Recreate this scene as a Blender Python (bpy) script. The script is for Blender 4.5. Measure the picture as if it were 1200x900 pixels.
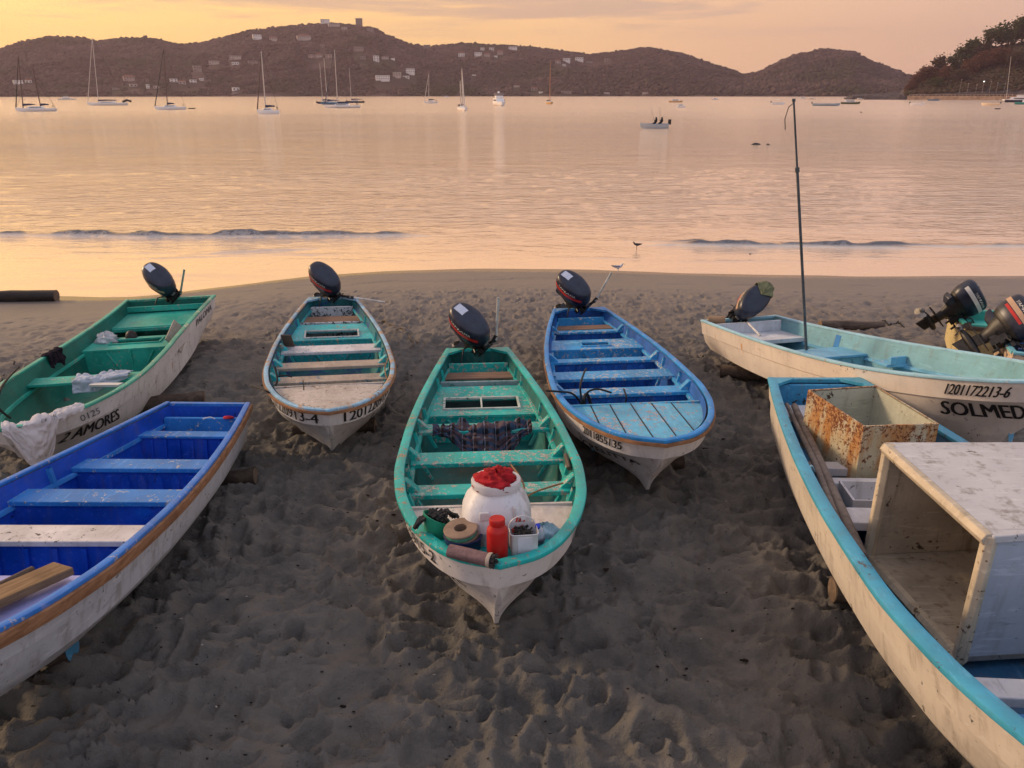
import bpy, math, random
import numpy as np
from mathutils import Matrix, Vector
for o in list(bpy.data.objects): bpy.data.objects.remove(o)
scene = bpy.context.scene
COL = scene.collection
rad = math.radians
rng = random.Random(7)

# ------------------------------------------------------------ camera
F, PIT, CZ = 906.0, rad(20.6), 5.0
cam = bpy.data.cameras.new('camera'); camo = bpy.data.objects.new('camera', cam); COL.objects.link(camo)
camo.location = (0, 0, CZ); camo.rotation_euler = (rad(90) - PIT, 0, 0)
cam.sensor_width = 36; cam.lens = F / 1200 * 36; cam.clip_start = .1; cam.clip_end = 20000
scene.camera = camo

# ------------------------------------------------------------ dusk sky and low warm light
SUN_AZ, SUN_EL = rad(-66), rad(21)       # azimuth from +y towards +x
world = bpy.data.worlds.new('World'); scene.world = world; world.use_nodes = True
wt = world.node_tree; wn = wt.nodes; wl = wt.links; wn.clear()
def N(t, ty, **k):
    n = t.nodes.new(ty)
    for a, b in k.items(): setattr(n, a, b)
    return n
def inp(t, n, i, v):
    if v is None: return
    if hasattr(v, 'is_output') or isinstance(v, bpy.types.NodeSocket): t.links.new(v, n.inputs[i])
    else:
        s = n.inputs[i]
        if isinstance(v, (tuple, list)) and s.type == 'RGBA' and len(v) == 3: v = (*v, 1)
        s.default_value = v
def math_(t, op, a, b=None, c=None, clamp=False):
    n = N(t, 'ShaderNodeMath', operation=op, use_clamp=clamp)
    inp(t, n, 0, a); inp(t, n, 1, b); inp(t, n, 2, c); return n.outputs[0]
def mixc(t, f, a, b, blend='MIX'):
    n = N(t, 'ShaderNodeMix', data_type='RGBA', blend_type=blend)
    inp(t, n, 0, f); inp(t, n, 6, a); inp(t, n, 7, b); return n.outputs[2]
def ramp(t, f, stops, interp='LINEAR'):
    n = N(t, 'ShaderNodeValToRGB'); cr = n.color_ramp; cr.interpolation = interp
    while len(cr.elements) < len(stops): cr.elements.new(.5)
    for e, (p, c) in zip(cr.elements, stops):
        e.position = p; e.color = (*c, 1) if isinstance(c, (tuple, list)) else (c, c, c, 1)
    inp(t, n, 0, f); return n.outputs[0]
def noise(t, vec, scale, detail=5, rough=.55, dist=0.0):
    n = N(t, 'ShaderNodeTexNoise'); inp(t, n, 'Vector', vec)
    n.inputs['Scale'].default_value = scale; n.inputs['Detail'].default_value = detail
    n.inputs['Roughness'].default_value = rough; n.inputs['Distortion'].default_value = dist
    return n.outputs['Fac']
def mapping(t, vec, loc=(0, 0, 0), scale=(1, 1, 1), rot=(0, 0, 0)):
    n = N(t, 'ShaderNodeMapping'); inp(t, n, 0, vec); inp(t, n, 1, loc); inp(t, n, 2, rot); inp(t, n, 3, scale)
    return n.outputs[0]
def srange(t, v, a, b, c=0.0, d=1.0):
    n = N(t, 'ShaderNodeMapRange', interpolation_type='SMOOTHSTEP')
    inp(t, n, 0, v); inp(t, n, 1, a); inp(t, n, 2, b); inp(t, n, 3, c); inp(t, n, 4, d); return n.outputs[0]

tc = N(wt, 'ShaderNodeTexCoord')
sep = N(wt, 'ShaderNodeSeparateXYZ'); wl.new(tc.outputs['Generated'], sep.inputs[0])
X, Y, Z = sep.outputs
hl = math_(wt, 'MAXIMUM', math_(wt, 'SQRT', math_(wt, 'ADD', math_(wt, 'MULTIPLY', X, X), math_(wt, 'MULTIPLY', Y, Y))), .001)
ga = rad(-40)
dt = math_(wt, 'DIVIDE', math_(wt, 'ADD', math_(wt, 'MULTIPLY', X, math.sin(ga)), math_(wt, 'MULTIPLY', Y, math.cos(ga))), hl)
az = math_(wt, 'MULTIPLY_ADD', dt, .5, .5)
hor = ramp(wt, az, [(0, (.62, .62, .72)), (.35, (.60, .54, .60)), (.64, (.76, .47, .36)), (.80, (.96, .57, .34)), (.90, (1.12, .66, .29)), (.965, (1.22, .74, .26)), (1, (1.3, .82, .26))])
zen = ramp(wt, az, [(0, (.54, .61, .80)), (.6, (.54, .59, .76)), (1, (.68, .60, .60))])
col = mixc(wt, srange(wt, Z, .22, .80), hor, zen)
cv = mapping(wt, tc.outputs['Generated'], (1.3, .2, 0), (1.6, 1.6, 21))
cl = srange(wt, noise(wt, cv, 2.1, 6, .55, .3), .44, .60)
clm = math_(wt, 'MULTIPLY', cl, srange(wt, Z, .05, .085, 0, .8))
ccol = mixc(wt, az, (.40, .38, .44), (.66, .40, .29))
col = mixc(wt, clm, col, ccol)
sky = N(wt, 'ShaderNodeTexSky', sky_type='NISHITA', sun_disc=False)
sky.sun_elevation = rad(3); sky.sun_rotation = SUN_AZ
sky.dust_density = 2.0
bg1 = N(wt, 'ShaderNodeBackground'); wl.new(col, bg1.inputs[0]); bg1.inputs[1].default_value = 1.0
bg2 = N(wt, 'ShaderNodeBackground'); wl.new(sky.outputs[0], bg2.inputs[0]); bg2.inputs[1].default_value = .05
ad = N(wt, 'ShaderNodeAddShader'); wl.new(bg1.outputs[0], ad.inputs[0]); wl.new(bg2.outputs[0], ad.inputs[1])
wo = N(wt, 'ShaderNodeOutputWorld'); wl.new(ad.outputs[0], wo.inputs[0])

sun = bpy.data.lights.new('sun', 'SUN'); suno = bpy.data.objects.new('sun', sun); COL.objects.link(suno)
sun.energy = 2.6; sun.angle = rad(10); sun.color = (1.0, .72, .46)
sd = Vector((math.sin(SUN_AZ) * math.cos(SUN_EL), math.cos(SUN_AZ) * math.cos(SUN_EL), math.sin(SUN_EL)))
suno.rotation_euler = sd.to_track_quat('Z', 'Y').to_euler()
scene.view_settings.view_transform = 'Standard'; scene.view_settings.look = 'None'
scene.view_settings.exposure = .06; scene.view_settings.gamma = 1
scene.render.engine = 'CYCLES'
scene.cycles.max_bounces = 6; scene.cycles.volume_bounces = 0; scene.cycles.use_denoising = True

# ------------------------------------------------------------ geometry helpers
cP, sP = math.cos(PIT), math.sin(PIT)
def at(px, py, z=0.0):
    "point of height z seen at pixel (px, py) of the 1200x900 photograph"
    a = (px - 600) / F; b = (450 - py) / F
    r = np.array([a, cP + b * sP, -sP + b * cP])
    return np.array([0, 0, CZ]) + r * ((z - CZ) / r[2])
def ray(px, py):
    a = (px - 600) / F; b = (450 - py) / F
    return np.array([a, cP + b * sP, -sP + b * cP])

def vnoise(x, y, seed=0):
    r = np.random.RandomState(seed).rand(256, 256)
    xi = np.floor(x).astype(int); yi = np.floor(y).astype(int); u = x - xi; v = y - yi
    u = u * u * u * (u * (u * 6 - 15) + 10); v = v * v * v * (v * (v * 6 - 15) + 10)
    g = lambda i, j: r[i & 255, j & 255]
    return ((g(xi, yi) * (1 - u) + g(xi + 1, yi) * u) * (1 - v) + (g(xi, yi + 1) * (1 - u) + g(xi + 1, yi + 1) * u) * v) * 2 - 1
def fbm(x, y, o=4, seed=0, ridged=False, gain=.5):
    s = 0; a = 1; t = 0
    for i in range(o):
        n = vnoise(x * 2 ** i + 17.3 * i, y * 2 ** i - 9.1 * i, seed + i)
        s = s + a * ((1 - 2 * np.abs(n)) if ridged else n); t += a; a *= gain
    return s / t

class MB:
    def __init__(s): s.v = []; s.f = []
    def add(s, V, Fc):
        b = len(s.v); s.v += [tuple(map(float, p)) for p in V]; s.f += [tuple(i + b for i in f) for f in Fc]; return s
    def box(s, c, size, rot=None, taper=(1, 1)):
        hx, hy, hz = [d / 2 for d in size]; V = []
        for z in (-1, 1):
            k = taper if z > 0 else (1, 1)
            for x, y in ((-1, -1), (1, -1), (1, 1), (-1, 1)): V.append(Vector((x * hx * k[0], y * hy * k[1], z * hz)))
        if rot is not None: V = [rot @ p for p in V]
        V = [p + Vector(c) for p in V]
        return s.add(V, [(3, 2, 1, 0), (4, 5, 6, 7), (0, 1, 5, 4), (1, 2, 6, 5), (2, 3, 7, 6), (3, 0, 4, 7)])
    def prism(s, poly, z0, z1):
        "vertical prism over an xy polygon; z0, z1 numbers or one per corner"
        n = len(poly); a = z0 if hasattr(z0, '__len__') else [z0] * n; b = z1 if hasattr(z1, '__len__') else [z1] * n
        V = [(p[0], p[1], a[i]) for i, p in enumerate(poly)] + [(p[0], p[1], b[i]) for i, p in enumerate(poly)]
        Fc = [tuple(range(n - 1, -1, -1)), tuple(range(n, 2 * n))] + [(i, (i + 1) % n, n + (i + 1) % n, n + i) for i in range(n)]
        return s.add(V, Fc)
    def tube(s, path, r, n=10, flat=1.0, cap=True):
        P = [Vector(p) for p in path]; m = len(P); rr = r if hasattr(r, '__len__') else [r] * m
        V = []; up = None
        for i in range(m):
            T = (P[min(i + 1, m - 1)] - P[max(i - 1, 0)]).normalized()
            if up is None: up = Vector((0, 0, 1)) if abs(T.z) < .9 else Vector((1, 0, 0))
            S = T.cross(up).normalized(); U = S.cross(T).normalized(); up = U
            for k in range(n):
                a = 2 * math.pi * k / n; V.append(P[i] + S * math.cos(a) * rr[i] + U * math.sin(a) * rr[i] * flat)
        Fc = [(i * n + k, i * n + (k + 1) % n, (i + 1) * n + (k + 1) % n, (i + 1) * n + k) for i in range(m - 1) for k in range(n)]
        if cap: Fc += [tuple(range(n - 1, -1, -1)), tuple((m - 1) * n + k for k in range(n))]
        return s.add(V, Fc)
    def rings(s, R, closed=True, cap0=True, cap1=True):
        n = len(R[0]); m = len(R); V = [p for r in R for p in r]; e = n if closed else n - 1
        Fc = [(i * n + k, i * n + (k + 1) % n, (i + 1) * n + (k + 1) % n, (i + 1) * n + k) for i in range(m - 1) for k in range(e)]
        if cap0: Fc.append(tuple(range(n - 1, -1, -1)))
        if cap1: Fc.append(tuple((m - 1) * n + k for k in range(n)))
        return s.add(V, Fc)
    def lathe(s, prof, c=(0, 0, 0), n=24, M=None, cap=True):
        R = []
        for r, z in prof:
            ring = [Vector((r * math.cos(2 * math.pi * k / n), r * math.sin(2 * math.pi * k / n), z)) for k in range(n)]
            if M is not None: ring = [M @ p for p in ring]
            R.append([p + Vector(c) for p in ring])
        return s.rings(R, True, cap, cap)
    def grid(s, G):
        m, n = len(G), len(G[0])
        return s.add([p for r in G for p in r], [(i * n + j, i * n + j + 1, (i + 1) * n + j + 1, (i + 1) * n + j) for i in range(m - 1) for j in range(n - 1)])
    def build(s, name, mat, parent=None, smooth=35, bevel=0, solid=0, sub=0, fix=True):
        me = bpy.data.meshes.new(name); me.from_pydata(s.v, [], s.f); me.validate()
        if fix:
            import bmesh
            b = bmesh.new(); b.from_mesh(me); bmesh.ops.remove_doubles(b, verts=b.verts, dist=1e-5)
            bmesh.ops.recalc_face_normals(b, faces=b.faces); b.to_mesh(me); b.free()
        return link(name, me, mat, parent, smooth, bevel, solid, sub)
def link(name, me, mat, parent=None, smooth=35, bevel=0, solid=0, sub=0):
    ms = mat if isinstance(mat, (list, tuple)) else [mat]
    for m_ in ms: me.materials.append(m_)
    if smooth:
        me.shade_smooth()
        if smooth < 180: me.set_sharp_from_angle(angle=rad(smooth))
    o = bpy.data.objects.new(name, me); COL.objects.link(o)
    if parent is not None: o.parent = parent
    if solid:
        m = o.modifiers.new('solid', 'SOLIDIFY'); m.thickness = solid; m.offset = 0
    if bevel:
        m = o.modifiers.new('bevel', 'BEVEL'); m.width = bevel; m.segments = 2; m.limit_method = 'ANGLE'; m.angle_limit = rad(40)
    if sub:
        m = o.modifiers.new('sub', 'SUBSURF'); m.levels = m.render_levels = sub
    return o
def npmesh(name, V, Fq, mat, smooth=True, parent=None):
    me = bpy.data.meshes.new(name); V = np.asarray(V, np.float32); Fq = np.asarray(Fq, np.int32); k = Fq.shape[1]
    me.vertices.add(len(V)); me.vertices.foreach_set('co', V.ravel())
    me.loops.add(Fq.size); me.loops.foreach_set('vertex_index', Fq.ravel())
    me.polygons.add(len(Fq)); me.polygons.foreach_set('loop_start', np.arange(0, Fq.size, k, dtype=np.int32))
    me.polygons.foreach_set('use_smooth', np.full(len(Fq), smooth)); me.update(calc_edges=True)
    me.materials.append(mat); o = bpy.data.objects.new(name, me); COL.objects.link(o)
    if parent is not None: o.parent = parent
    return o
def gridfaces(m, n):
    i = np.arange(m - 1)[:, None] * n + np.arange(n - 1)[None]
    return np.stack([i, i + 1, i + n + 1, i + n], -1).reshape(-1, 4)
def tag(o, label=None, cat=None, group=None, kind=None):
    if label: o['label'] = label
    if cat: o['category'] = cat
    if group: o['group'] = group
    if kind: o['kind'] = kind
    return o
def empty(name, label, cat, loc=(0, 0, 0), rz=0, group=None, M=None):
    o = bpy.data.objects.new(name, None); COL.objects.link(o)
    if M is not None: o.matrix_world = M
    else: o.location = loc; o.rotation_euler = (0, 0, rz)
    return tag(o, label, cat, group)
def textmesh(body, size, fn, mat, parent, name='lettering', bold=.0, shear=0., xs=1.0, fit=0):
    "glyph outlines carried onto a surface: fn(u, v) -> point"
    cu = bpy.data.curves.new('t', 'FONT'); cu.body = body; cu.size = size; cu.shear = shear; cu.resolution_u = 3
    ob = bpy.data.objects.new('t', cu); COL.objects.link(ob)
    dg = bpy.context.evaluated_depsgraph_get(); me = bpy.data.meshes.new_from_object(ob.evaluated_get(dg))
    bpy.data.objects.remove(ob); bpy.data.curves.remove(cu)
    w = max(v.co.x for v in me.vertices)
    if fit: xs = fit / w
    w *= xs
    src = [(v.co.x * xs, v.co.y) for v in me.vertices]; fcs = [tuple(p.vertices) for p in me.polygons]; out = []; fo = []
    for j, dx in enumerate((-bold, bold) if bold else (0,)):
        b0 = len(out)
        for (x, y) in src:
            P = Vector(fn(x + dx, y, w))
            if j:
                q = Vector(fn(x + dx + .002, y, w)) - P; r_ = Vector(fn(x + dx, y + .002, w)) - P; n_ = q.cross(r_)
                if n_.length > 1e-12: P = P + n_.normalized() * .0009
            out.append(P)
        fo += [tuple(i + b0 for i in f_) for f_ in fcs]
    bpy.data.meshes.remove(me); me = bpy.data.meshes.new(name); me.from_pydata(out, [], fo)
    me.name = name
    return link(name, me, mat, parent, smooth=0)

# ------------------------------------------------------------ materials
MATS = {}
def newmat(name):
    m = bpy.data.materials.new(name); m.use_nodes = True; t = m.node_tree; t.nodes.clear()
    out = N(t, 'ShaderNodeOutputMaterial'); b = N(t, 'ShaderNodeBsdfPrincipled'); t.links.new(b.outputs[0], out.inputs[0])
    return m, t, b
def bump(t, b, h, strength=.3, dist=.01):
    n = N(t, 'ShaderNodeBump'); n.inputs['Strength'].default_value = strength; n.inputs['Distance'].default_value = dist
    inp(t, n, 'Height', h); t.links.new(n.outputs[0], b.inputs['Normal'])
def paint(name, rgb, under=(.30, .24, .18), wear=.35, rough=.42, dirt=.35, seed=0, var=.18, second=None, sec=.5, scratch=True, stain=None):
    if name in MATS: return MATS[name]
    m, t, b = newmat(name); tcn = N(t, 'ShaderNodeTexCoord')
    v = mapping(t, tcn.outputs['Object'], (seed * 3.7, seed * 1.9, seed * .7))
    n1 = noise(t, v, 2.3, 6, .6); n2 = noise(t, v, 17, 8, .68, .4); n3 = noise(t, v, 1.7, 4, .5); n4 = noise(t, v, 60, 4, .7)
    c = mixc(t, srange(t, n1, .3, .7), tuple(x * (1 - var) for x in rgb), tuple(min(.9, x * (1 + var) + .01) for x in rgb))
    if second: c = mixc(t, srange(t, noise(t, v, 3.1, 7, .65, .5), 1 - sec, 1 - sec + .09), c, second)
    th = math_(t, 'MULTIPLY_ADD', n3, -.32, .855 - wear * .165)
    chip = srange(t, math_(t, 'SUBTRACT', n2, th), -.004, .012)
    c = mixc(t, chip, c, mixc(t, srange(t, n4, .4, .6), under, tuple(x * .45 for x in under)))
    vs = mapping(t, tcn.outputs['Object'], (seed, 2, 0), (5, 5, .7)); ns = noise(t, vs, 2.2, 6, .62)
    d = math_(t, 'MULTIPLY', srange(t, ns, .5, .72), dirt)
    c = mixc(t, d, c, mixc(t, .75, c, (.16, .12, .08)))
    vst = mapping(t, tcn.outputs['Object'], (seed * 2.1, 0, 0), (1.3, 9, 9)); nst = noise(t, vst, 2.6, 7, .7, .3)
    c = mixc(t, math_(t, 'MULTIPLY', srange(t, nst, .56, .66), .22 + .5 * wear), c, tuple(min(.8, x * 1.35 + .10) for x in rgb))
    c = mixc(t, math_(t, 'MULTIPLY', srange(t, nst, .42, .30), .35 + dirt * .4), c, tuple(x * .45 for x in rgb))
    sp = srange(t, noise(t, v, 42, 5, .75), .67, .71)
    c = mixc(t, math_(t, 'MULTIPLY', sp, min(1, .4 + wear)), c, (.06, .045, .035))
    if stain:
        for (sx, sz, wd, col_) in stain:
            s2 = N(t, 'ShaderNodeSeparateXYZ'); t.links.new(tcn.outputs['Object'], s2.inputs[0])
            wob = math_(t, 'MULTIPLY_ADD', n2, .09, math_(t, 'SUBTRACT', s2.outputs[0], sx + .045))
            fx = srange(t, math_(t, 'ABSOLUTE', wob), wd, 0.0); fz = srange(t, s2.outputs[2], sz - .2, sz); fz2 = srange(t, s2.outputs[2], sz + .03, sz)
            c = mixc(t, math_(t, 'MULTIPLY', math_(t, 'MULTIPLY', fx, fz), fz2), c, col_)
    inp(t, b, 'Base Color', c)
    inp(t, b, 'Roughness', math_(t, 'MULTIPLY_ADD', n1, .35, rough - .12))
    b.inputs['Specular IOR Level'].default_value = .35
    h = math_(t, 'ADD', math_(t, 'MULTIPLY', chip, -.6), math_(t, 'MULTIPLY', n2, .6))
    bump(t, b, math_(t, 'ADD', h, math_(t, 'MULTIPLY', n1, .8)), .5, .006)
    MATS[name] = m; return m
def plain(name, rgb, rough=.5, metal=0, var=.12, scale=8, bmp=.15, emit=None, spec=.4, rgb2=None):
    if name in MATS: return MATS[name]
    m, t, b = newmat(name); tcn = N(t, 'ShaderNodeTexCoord'); n1 = noise(t, tcn.outputs['Object'], scale, 6, .6)
    c = mixc(t, srange(t, n1, .3, .7), tuple(x * (1 - var) for x in rgb), rgb2 or tuple(min(1, x * (1 + var)) for x in rgb))
    inp(t, b, 'Base Color', c); inp(t, b, 'Roughness', math_(t, 'MULTIPLY_ADD', n1, .2, rough - .1)); b.inputs['Metallic'].default_value = metal
    b.inputs['Specular IOR Level'].default_value = spec
    if bmp: bump(t, b, noise(t, tcn.outputs['Object'], scale * 4, 5, .6), bmp, .01)
    if emit: inp(t, b, 'Emission Color', emit[0]); b.inputs['Emission Strength'].default_value = emit[1]
    MATS[name] = m; return m
def wood(name, a, b2, seed=0, axis=(1, 12, 12), rough=.7):
    if name in MATS: return MATS[name]
    m, t, b = newmat(name); tcn = N(t, 'ShaderNodeTexCoord'); v = mapping(t, tcn.outputs['Object'], (seed, seed * 2, 0), axis)
    n1 = noise(t, v, 3, 7, .65, .6); n2 = noise(t, tcn.outputs['Object'], 3, 5, .6)
    c = mixc(t, srange(t, n1, .3, .68), a, b2); c = mixc(t, srange(t, n2, .5, .75, 0, .5), c, tuple(x * .45 for x in a))
    inp(t, b, 'Base Color', c); b.inputs['Roughness'].default_value = rough; b.inputs['Specular IOR Level'].default_value = .25
    bump(t, b, n1, .5, .006); MATS[name] = m; return m
# ------------------------------------------------------------ beach
SH = np.array([(-60, 18), (-40, 18), (-13.5, 19.9), (-10, 19.8), (-8.2, 20.9), (-6.2, 22.2), (-3.9, 23.0), (-1.3, 23.3), (2.6, 23.15), (7.5, 22.45), (15, 22.3), (40, 22)], float)
def shore(x): return np.interp(x, SH[:, 0], SH[:, 1])
def gz(x, y): return np.interp(shore(x) - y, [-60, -8, 0, 2, 8, 18, 30], [-4, -.5, 0, .07, .42, 1.02, 1.15])
def axis(segs):
    out = []
    for a, b, d in segs: out += list(np.arange(a, b - 1e-9, d))
    return np.array(out + [segs[-1][1]])
xs = axis([(-90, -30, 6), (-30, -14, .8), (-14, -5, .06), (-5, 5, .026), (5, 14, .06), (14, 30, .8), (30, 90, 6)])
ys = axis([(-30, 1, 1.5), (1, 3, .06), (3, 9, .026), (9, 15, .045), (15, 26, .08), (26, 60, 3)])
GX, GY = np.meshgrid(xs, ys)
s_ = shore(GX) - GY
gzs = lambda x, y: (gz(x, y) + gz(x, y - .8) + gz(x, y + .8) + gz(x - .6, y) + gz(x + .6, y)) / 5
Zb = gzs(GX, GY)
wx = GX + .22 * fbm(GX * 1.3, GY * 1.3, 3, 60); wy = GY + .22 * fbm(GX * 1.3, GY * 1.3, 3, 61)
lump = fbm(wx * 1.5, wy * 2.7, 4, 11)
ridg = fbm(wx * 1.6 + 3, wy * 3.1, 4, 21, True, .45)
fine = fbm(GX * 9, GY * 11, 3, 31)
amp = np.interp(s_, [2, 4, 7, 11, 16], [0, .28, .50, .78, 1.0]) * np.clip((GY + 2) / 2, 0, 1)
med = fbm(wx * 3.4 + 1, wy * 5.2, 3, 27, True, .5)
D = amp * (.115 * np.clip(med, -.25, 1) + .055 * lump + .100 * np.clip(ridg, -.3, 1) + .016 * fine)
R_ = np.random.RandomState(5)
def stamp(cx, cy, a, L, W, dep, rim):
    i0, i1 = np.searchsorted(xs, [cx - L * 1.6, cx + L * 1.6]); j0, j1 = np.searchsorted(ys, [cy - L * 1.6, cy + L * 1.6])
    if i1 - i0 < 2 or j1 - j0 < 2: return
    x = GX[j0:j1, i0:i1] - cx; y = GY[j0:j1, i0:i1] - cy
    u = (x * math.cos(a) + y * math.sin(a)) / L; v = (-x * math.sin(a) + y * math.cos(a)) / (W * (1 + .25 * (x * math.cos(a) + y * math.sin(a)) / L))
    r = np.sqrt(u * u + v * v)
    D[j0:j1, i0:i1] += -dep * (1 / (1 + np.exp((r - .78) * 16))) * (1 + .4 * u) + rim * np.exp(-((r - 1.05) / .2) ** 2) * (1 + .8 * u)
for _ in range(4200):
    cx = R_.uniform(-13, 13); cy = 1.5 + 18.5 * R_.rand()
    if shore(cx) - cy < 1.6: continue
    k = R_.rand(); f = min(1, (shore(cx) - cy - 1.2) / 4)
    stamp(cx, cy, R_.normal(.25, .9), R_.uniform(.08, .20), R_.uniform(.04, .09), R_.uniform(.014, .065) * f, R_.uniform(.008, .030) * f)
D -= .02 * np.clip(1 - np.abs(s_ - 1.6) / .9, 0, 1) * (fbm(GX * .35, GY * 1.2, 3, 44) > .1)
# keels pressed into the sand: a trough with banked sides under each boat and a drag mark towards the water
for (kx, ky, kh, kl) in [(-.51, 10.9, -1.506, 6.0), (-3.52, 14.66, -1.358, 6.1), (1.22, 13.44, -1.532, 6.1), (-6.54, 14.49, -1.43, 6.1), (-3.73, 8.68, -1.522, 5.7), (3.54, 8.38, -1.686, 6.4), (3.97, 12.93, -1.372, 5.7)]:
    u_ = (GX - kx) * math.cos(kh) + (GY - ky) * math.sin(kh); v_ = -(GX - kx) * math.sin(kh) + (GY - ky) * math.cos(kh) + .05 * np.sin(u_ * 1.1)
    on_ = 1 / (1 + np.exp((u_ - kl - .05) * 12)); far_ = np.clip(1 + (u_ + .2) / 5.5, 0, 1); fade = on_ * np.where(u_ < 0, far_ * .55, 1)
    near_ = np.exp(-((u_ - kl) / .22) ** 2)
    nz = 1 + .6 * fbm(GX * 3, GY * 3, 3, 88)
    D += fade * (-.035 * np.exp(-(v_ / .10) ** 2) + .030 * nz * np.exp(-((np.abs(v_) - .22) / .09) ** 2)) + .045 * nz * near_ * np.exp(-((np.abs(v_) - .10) / .10) ** 2)
Zg = Zb + D
def ground_h(x, y):
    i = min(max(np.searchsorted(xs, x), 1), len(xs) - 1); j = min(max(np.searchsorted(ys, y), 1), len(ys) - 1)
    return float(Zg[j, i])

m, t, b = newmat('sand'); geo = N(t, 'ShaderNodeNewGeometry'); P = geo.outputs['Position']
sp = N(t, 'ShaderNodeSeparateXYZ'); t.links.new(P, sp.inputs[0])
n1 = noise(t, P, .55, 5, .6); n2 = noise(t, P, 5, 6, .65); n3 = noise(t, P, 90, 3, .7); n4 = noise(t, P, 23, 4, .7)
c = mixc(t, srange(t, n1, .35, .65), (.088, .084, .077), (.142, .133, .120))
c = mixc(t, srange(t, n2, .35, .7, 0, .6), c, (.18, .16, .138))
c = mixc(t, srange(t, n3, .55, .75, 0, .5), c, (.14, .12, .10))
c = mixc(t, srange(t, n4, .655, .69), c, (.02, .018, .016))
wz = math_(t, 'MULTIPLY_ADD', n1, .12, sp.outputs[2])
dryc = srange(t, wz, .34, .80)
wet_sheen = mixc(t, .7, c, (.21, .172, .145))  # wet sand lightened: grazing sky sheen is put into its colour
c = mixc(t, dryc, wet_sheen, c)
film = srange(t, math_(t, 'MULTIPLY_ADD', n2, .02, sp.outputs[2]), .032, .018)
inp(t, b, 'Base Color', mixc(t, film, c, (.06, .048, .04)))
r1 = math_(t, 'MULTIPLY_ADD', srange(t, wz, .10, .5), .36, .50)
inp(t, b, 'Roughness', math_(t, 'SUBTRACT', r1, math_(t, 'MULTIPLY', film, .42)))
b.inputs['Specular IOR Level'].default_value = .5
bumph = math_(t, 'ADD', math_(t, 'MULTIPLY', n3, .35), math_(t, 'ADD', n4, math_(t, 'MULTIPLY', n2, 1.5)))
bn = N(t, 'ShaderNodeBump'); bn.inputs['Distance'].default_value = .040; inp(t, bn, 'Height', bumph)
inp(t, bn, 'Strength', math_(t, 'MULTIPLY_ADD', srange(t, wz, .12, .5), .6, .03)); t.links.new(bn.outputs[0], b.inputs['Normal'])
sand = m
tag(npmesh('beach', np.stack([GX, GY, Zg], -1).reshape(-1, 3), gridfaces(len(ys), len(xs)), sand), kind='structure')

# ------------------------------------------------------------ bay water
m, t, b = newmat('sea'); geo = N(t, 'ShaderNodeNewGeometry'); P = geo.outputs['Position']
sp = N(t, 'ShaderNodeSeparateXYZ'); t.links.new(P, sp.inputs[0])
v1 = mapping(t, P, (0, 0, 0), (.45, 1, 1)); v2 = mapping(t, P, (5, 3, 0), (.5, 1, 1)); v3 = mapping(t, P, (1, 9, 0), (.22, .6, 1))
w1 = noise(t, v1, 1.9, 5, .55, .4); w2 = noise(t, v2, .42, 5, .6, .3); w3 = noise(t, v3, .12, 4, .6, .2)
calm = math_(t, 'ADD', srange(t, sp.outputs[1], 23.5, 36, .10, 1), srange(t, sp.outputs[1], 40, 300, 0, 3.0))
patch = srange(t, noise(t, mapping(t, P, (0, 0, 0), (.35, 1, 1)), .035, 4, .6), .35, .7, .55, 1.15)
w0 = noise(t, v1, 6.5, 3, .6, .3)
h = math_(t, 'ADD', math_(t, 'MULTIPLY_ADD', w0, .030, math_(t, 'MULTIPLY', w1, .12)), math_(t, 'ADD', math_(t, 'MULTIPLY', w2, .16), math_(t, 'MULTIPLY', w3, .28)))
bn = N(t, 'ShaderNodeBump'); bn.inputs['Distance'].default_value = 1.0; inp(t, bn, 'Height', h)
inp(t, bn, 'Strength', math_(t, 'MULTIPLY', math_(t, 'MULTIPLY', calm, patch), 1.9)); t.links.new(bn.outputs[0], b.inputs['Normal'])
foam_at = N(t, 'ShaderNodeAttribute', attribute_name='foam')
fm = math_(t, 'MULTIPLY', srange(t, noise(t, mapping(t, P, (0, 0, 0), (.6, 1.6, 1)), 5, 6, .75), .46, .56), foam_at.outputs['Fac'])
wave_shade = srange(t, sp.outputs[2], .04, .15)  # raised waves get a dark base colour, painting in their dim faces
inp(t, b, 'Base Color', mixc(t, fm, mixc(t, wave_shade, (.93, .73, .55), (.16, .145, .145)), (.5, .47, .45)))
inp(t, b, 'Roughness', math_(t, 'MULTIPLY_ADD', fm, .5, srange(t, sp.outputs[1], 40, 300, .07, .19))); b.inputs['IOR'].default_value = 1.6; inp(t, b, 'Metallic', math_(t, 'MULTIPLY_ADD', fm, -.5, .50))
b.inputs['Specular IOR Level'].default_value = .75
sea = m
wx_ = axis([(-60, -24, 1.0), (-24, 22, .085), (22, 60, 1.0)])
wy_ = axis([(16, 24, .12), (24, 31, .045), (31, 60, .3)])
WX, WY = np.meshgrid(wx_, wy_)
def wave(cx0, cx1, yfun, A, wid, seed):
    y0 = yfun(WX) + .22 * fbm(WX * .5, WX * 0 + 3.3, 3, seed)
    e = np.clip((WX - cx0) / 3.0, 0, 1) * np.clip((cx1 - WX) / 3.0, 0, 1) * (.72 + .5 * fbm(WX * .9, WX * 0, 3, seed + 5))
    d = WY - y0
    prof = np.where(d < 0, np.exp(-(d / (wid * .33)) ** 2), np.exp(-(d / (wid * 1.6)) ** 2))
    ch = 1 + .28 * fbm(WX * 1.6, WY * 4, 4, seed + 9)
    return A * e * prof * ch, e * np.exp(-((d + wid * .55) / (wid * .45)) ** 2)
W1, f1 = wave(-20.5, -2.6, lambda x: 28.7 + .02 * (x + 11) ** 2 * .35, .30, .36, 70)
W2, f2 = wave(3.6, 14.8, lambda x: 27.1 - .07 * (x - 6), .24, .34, 80)
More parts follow.
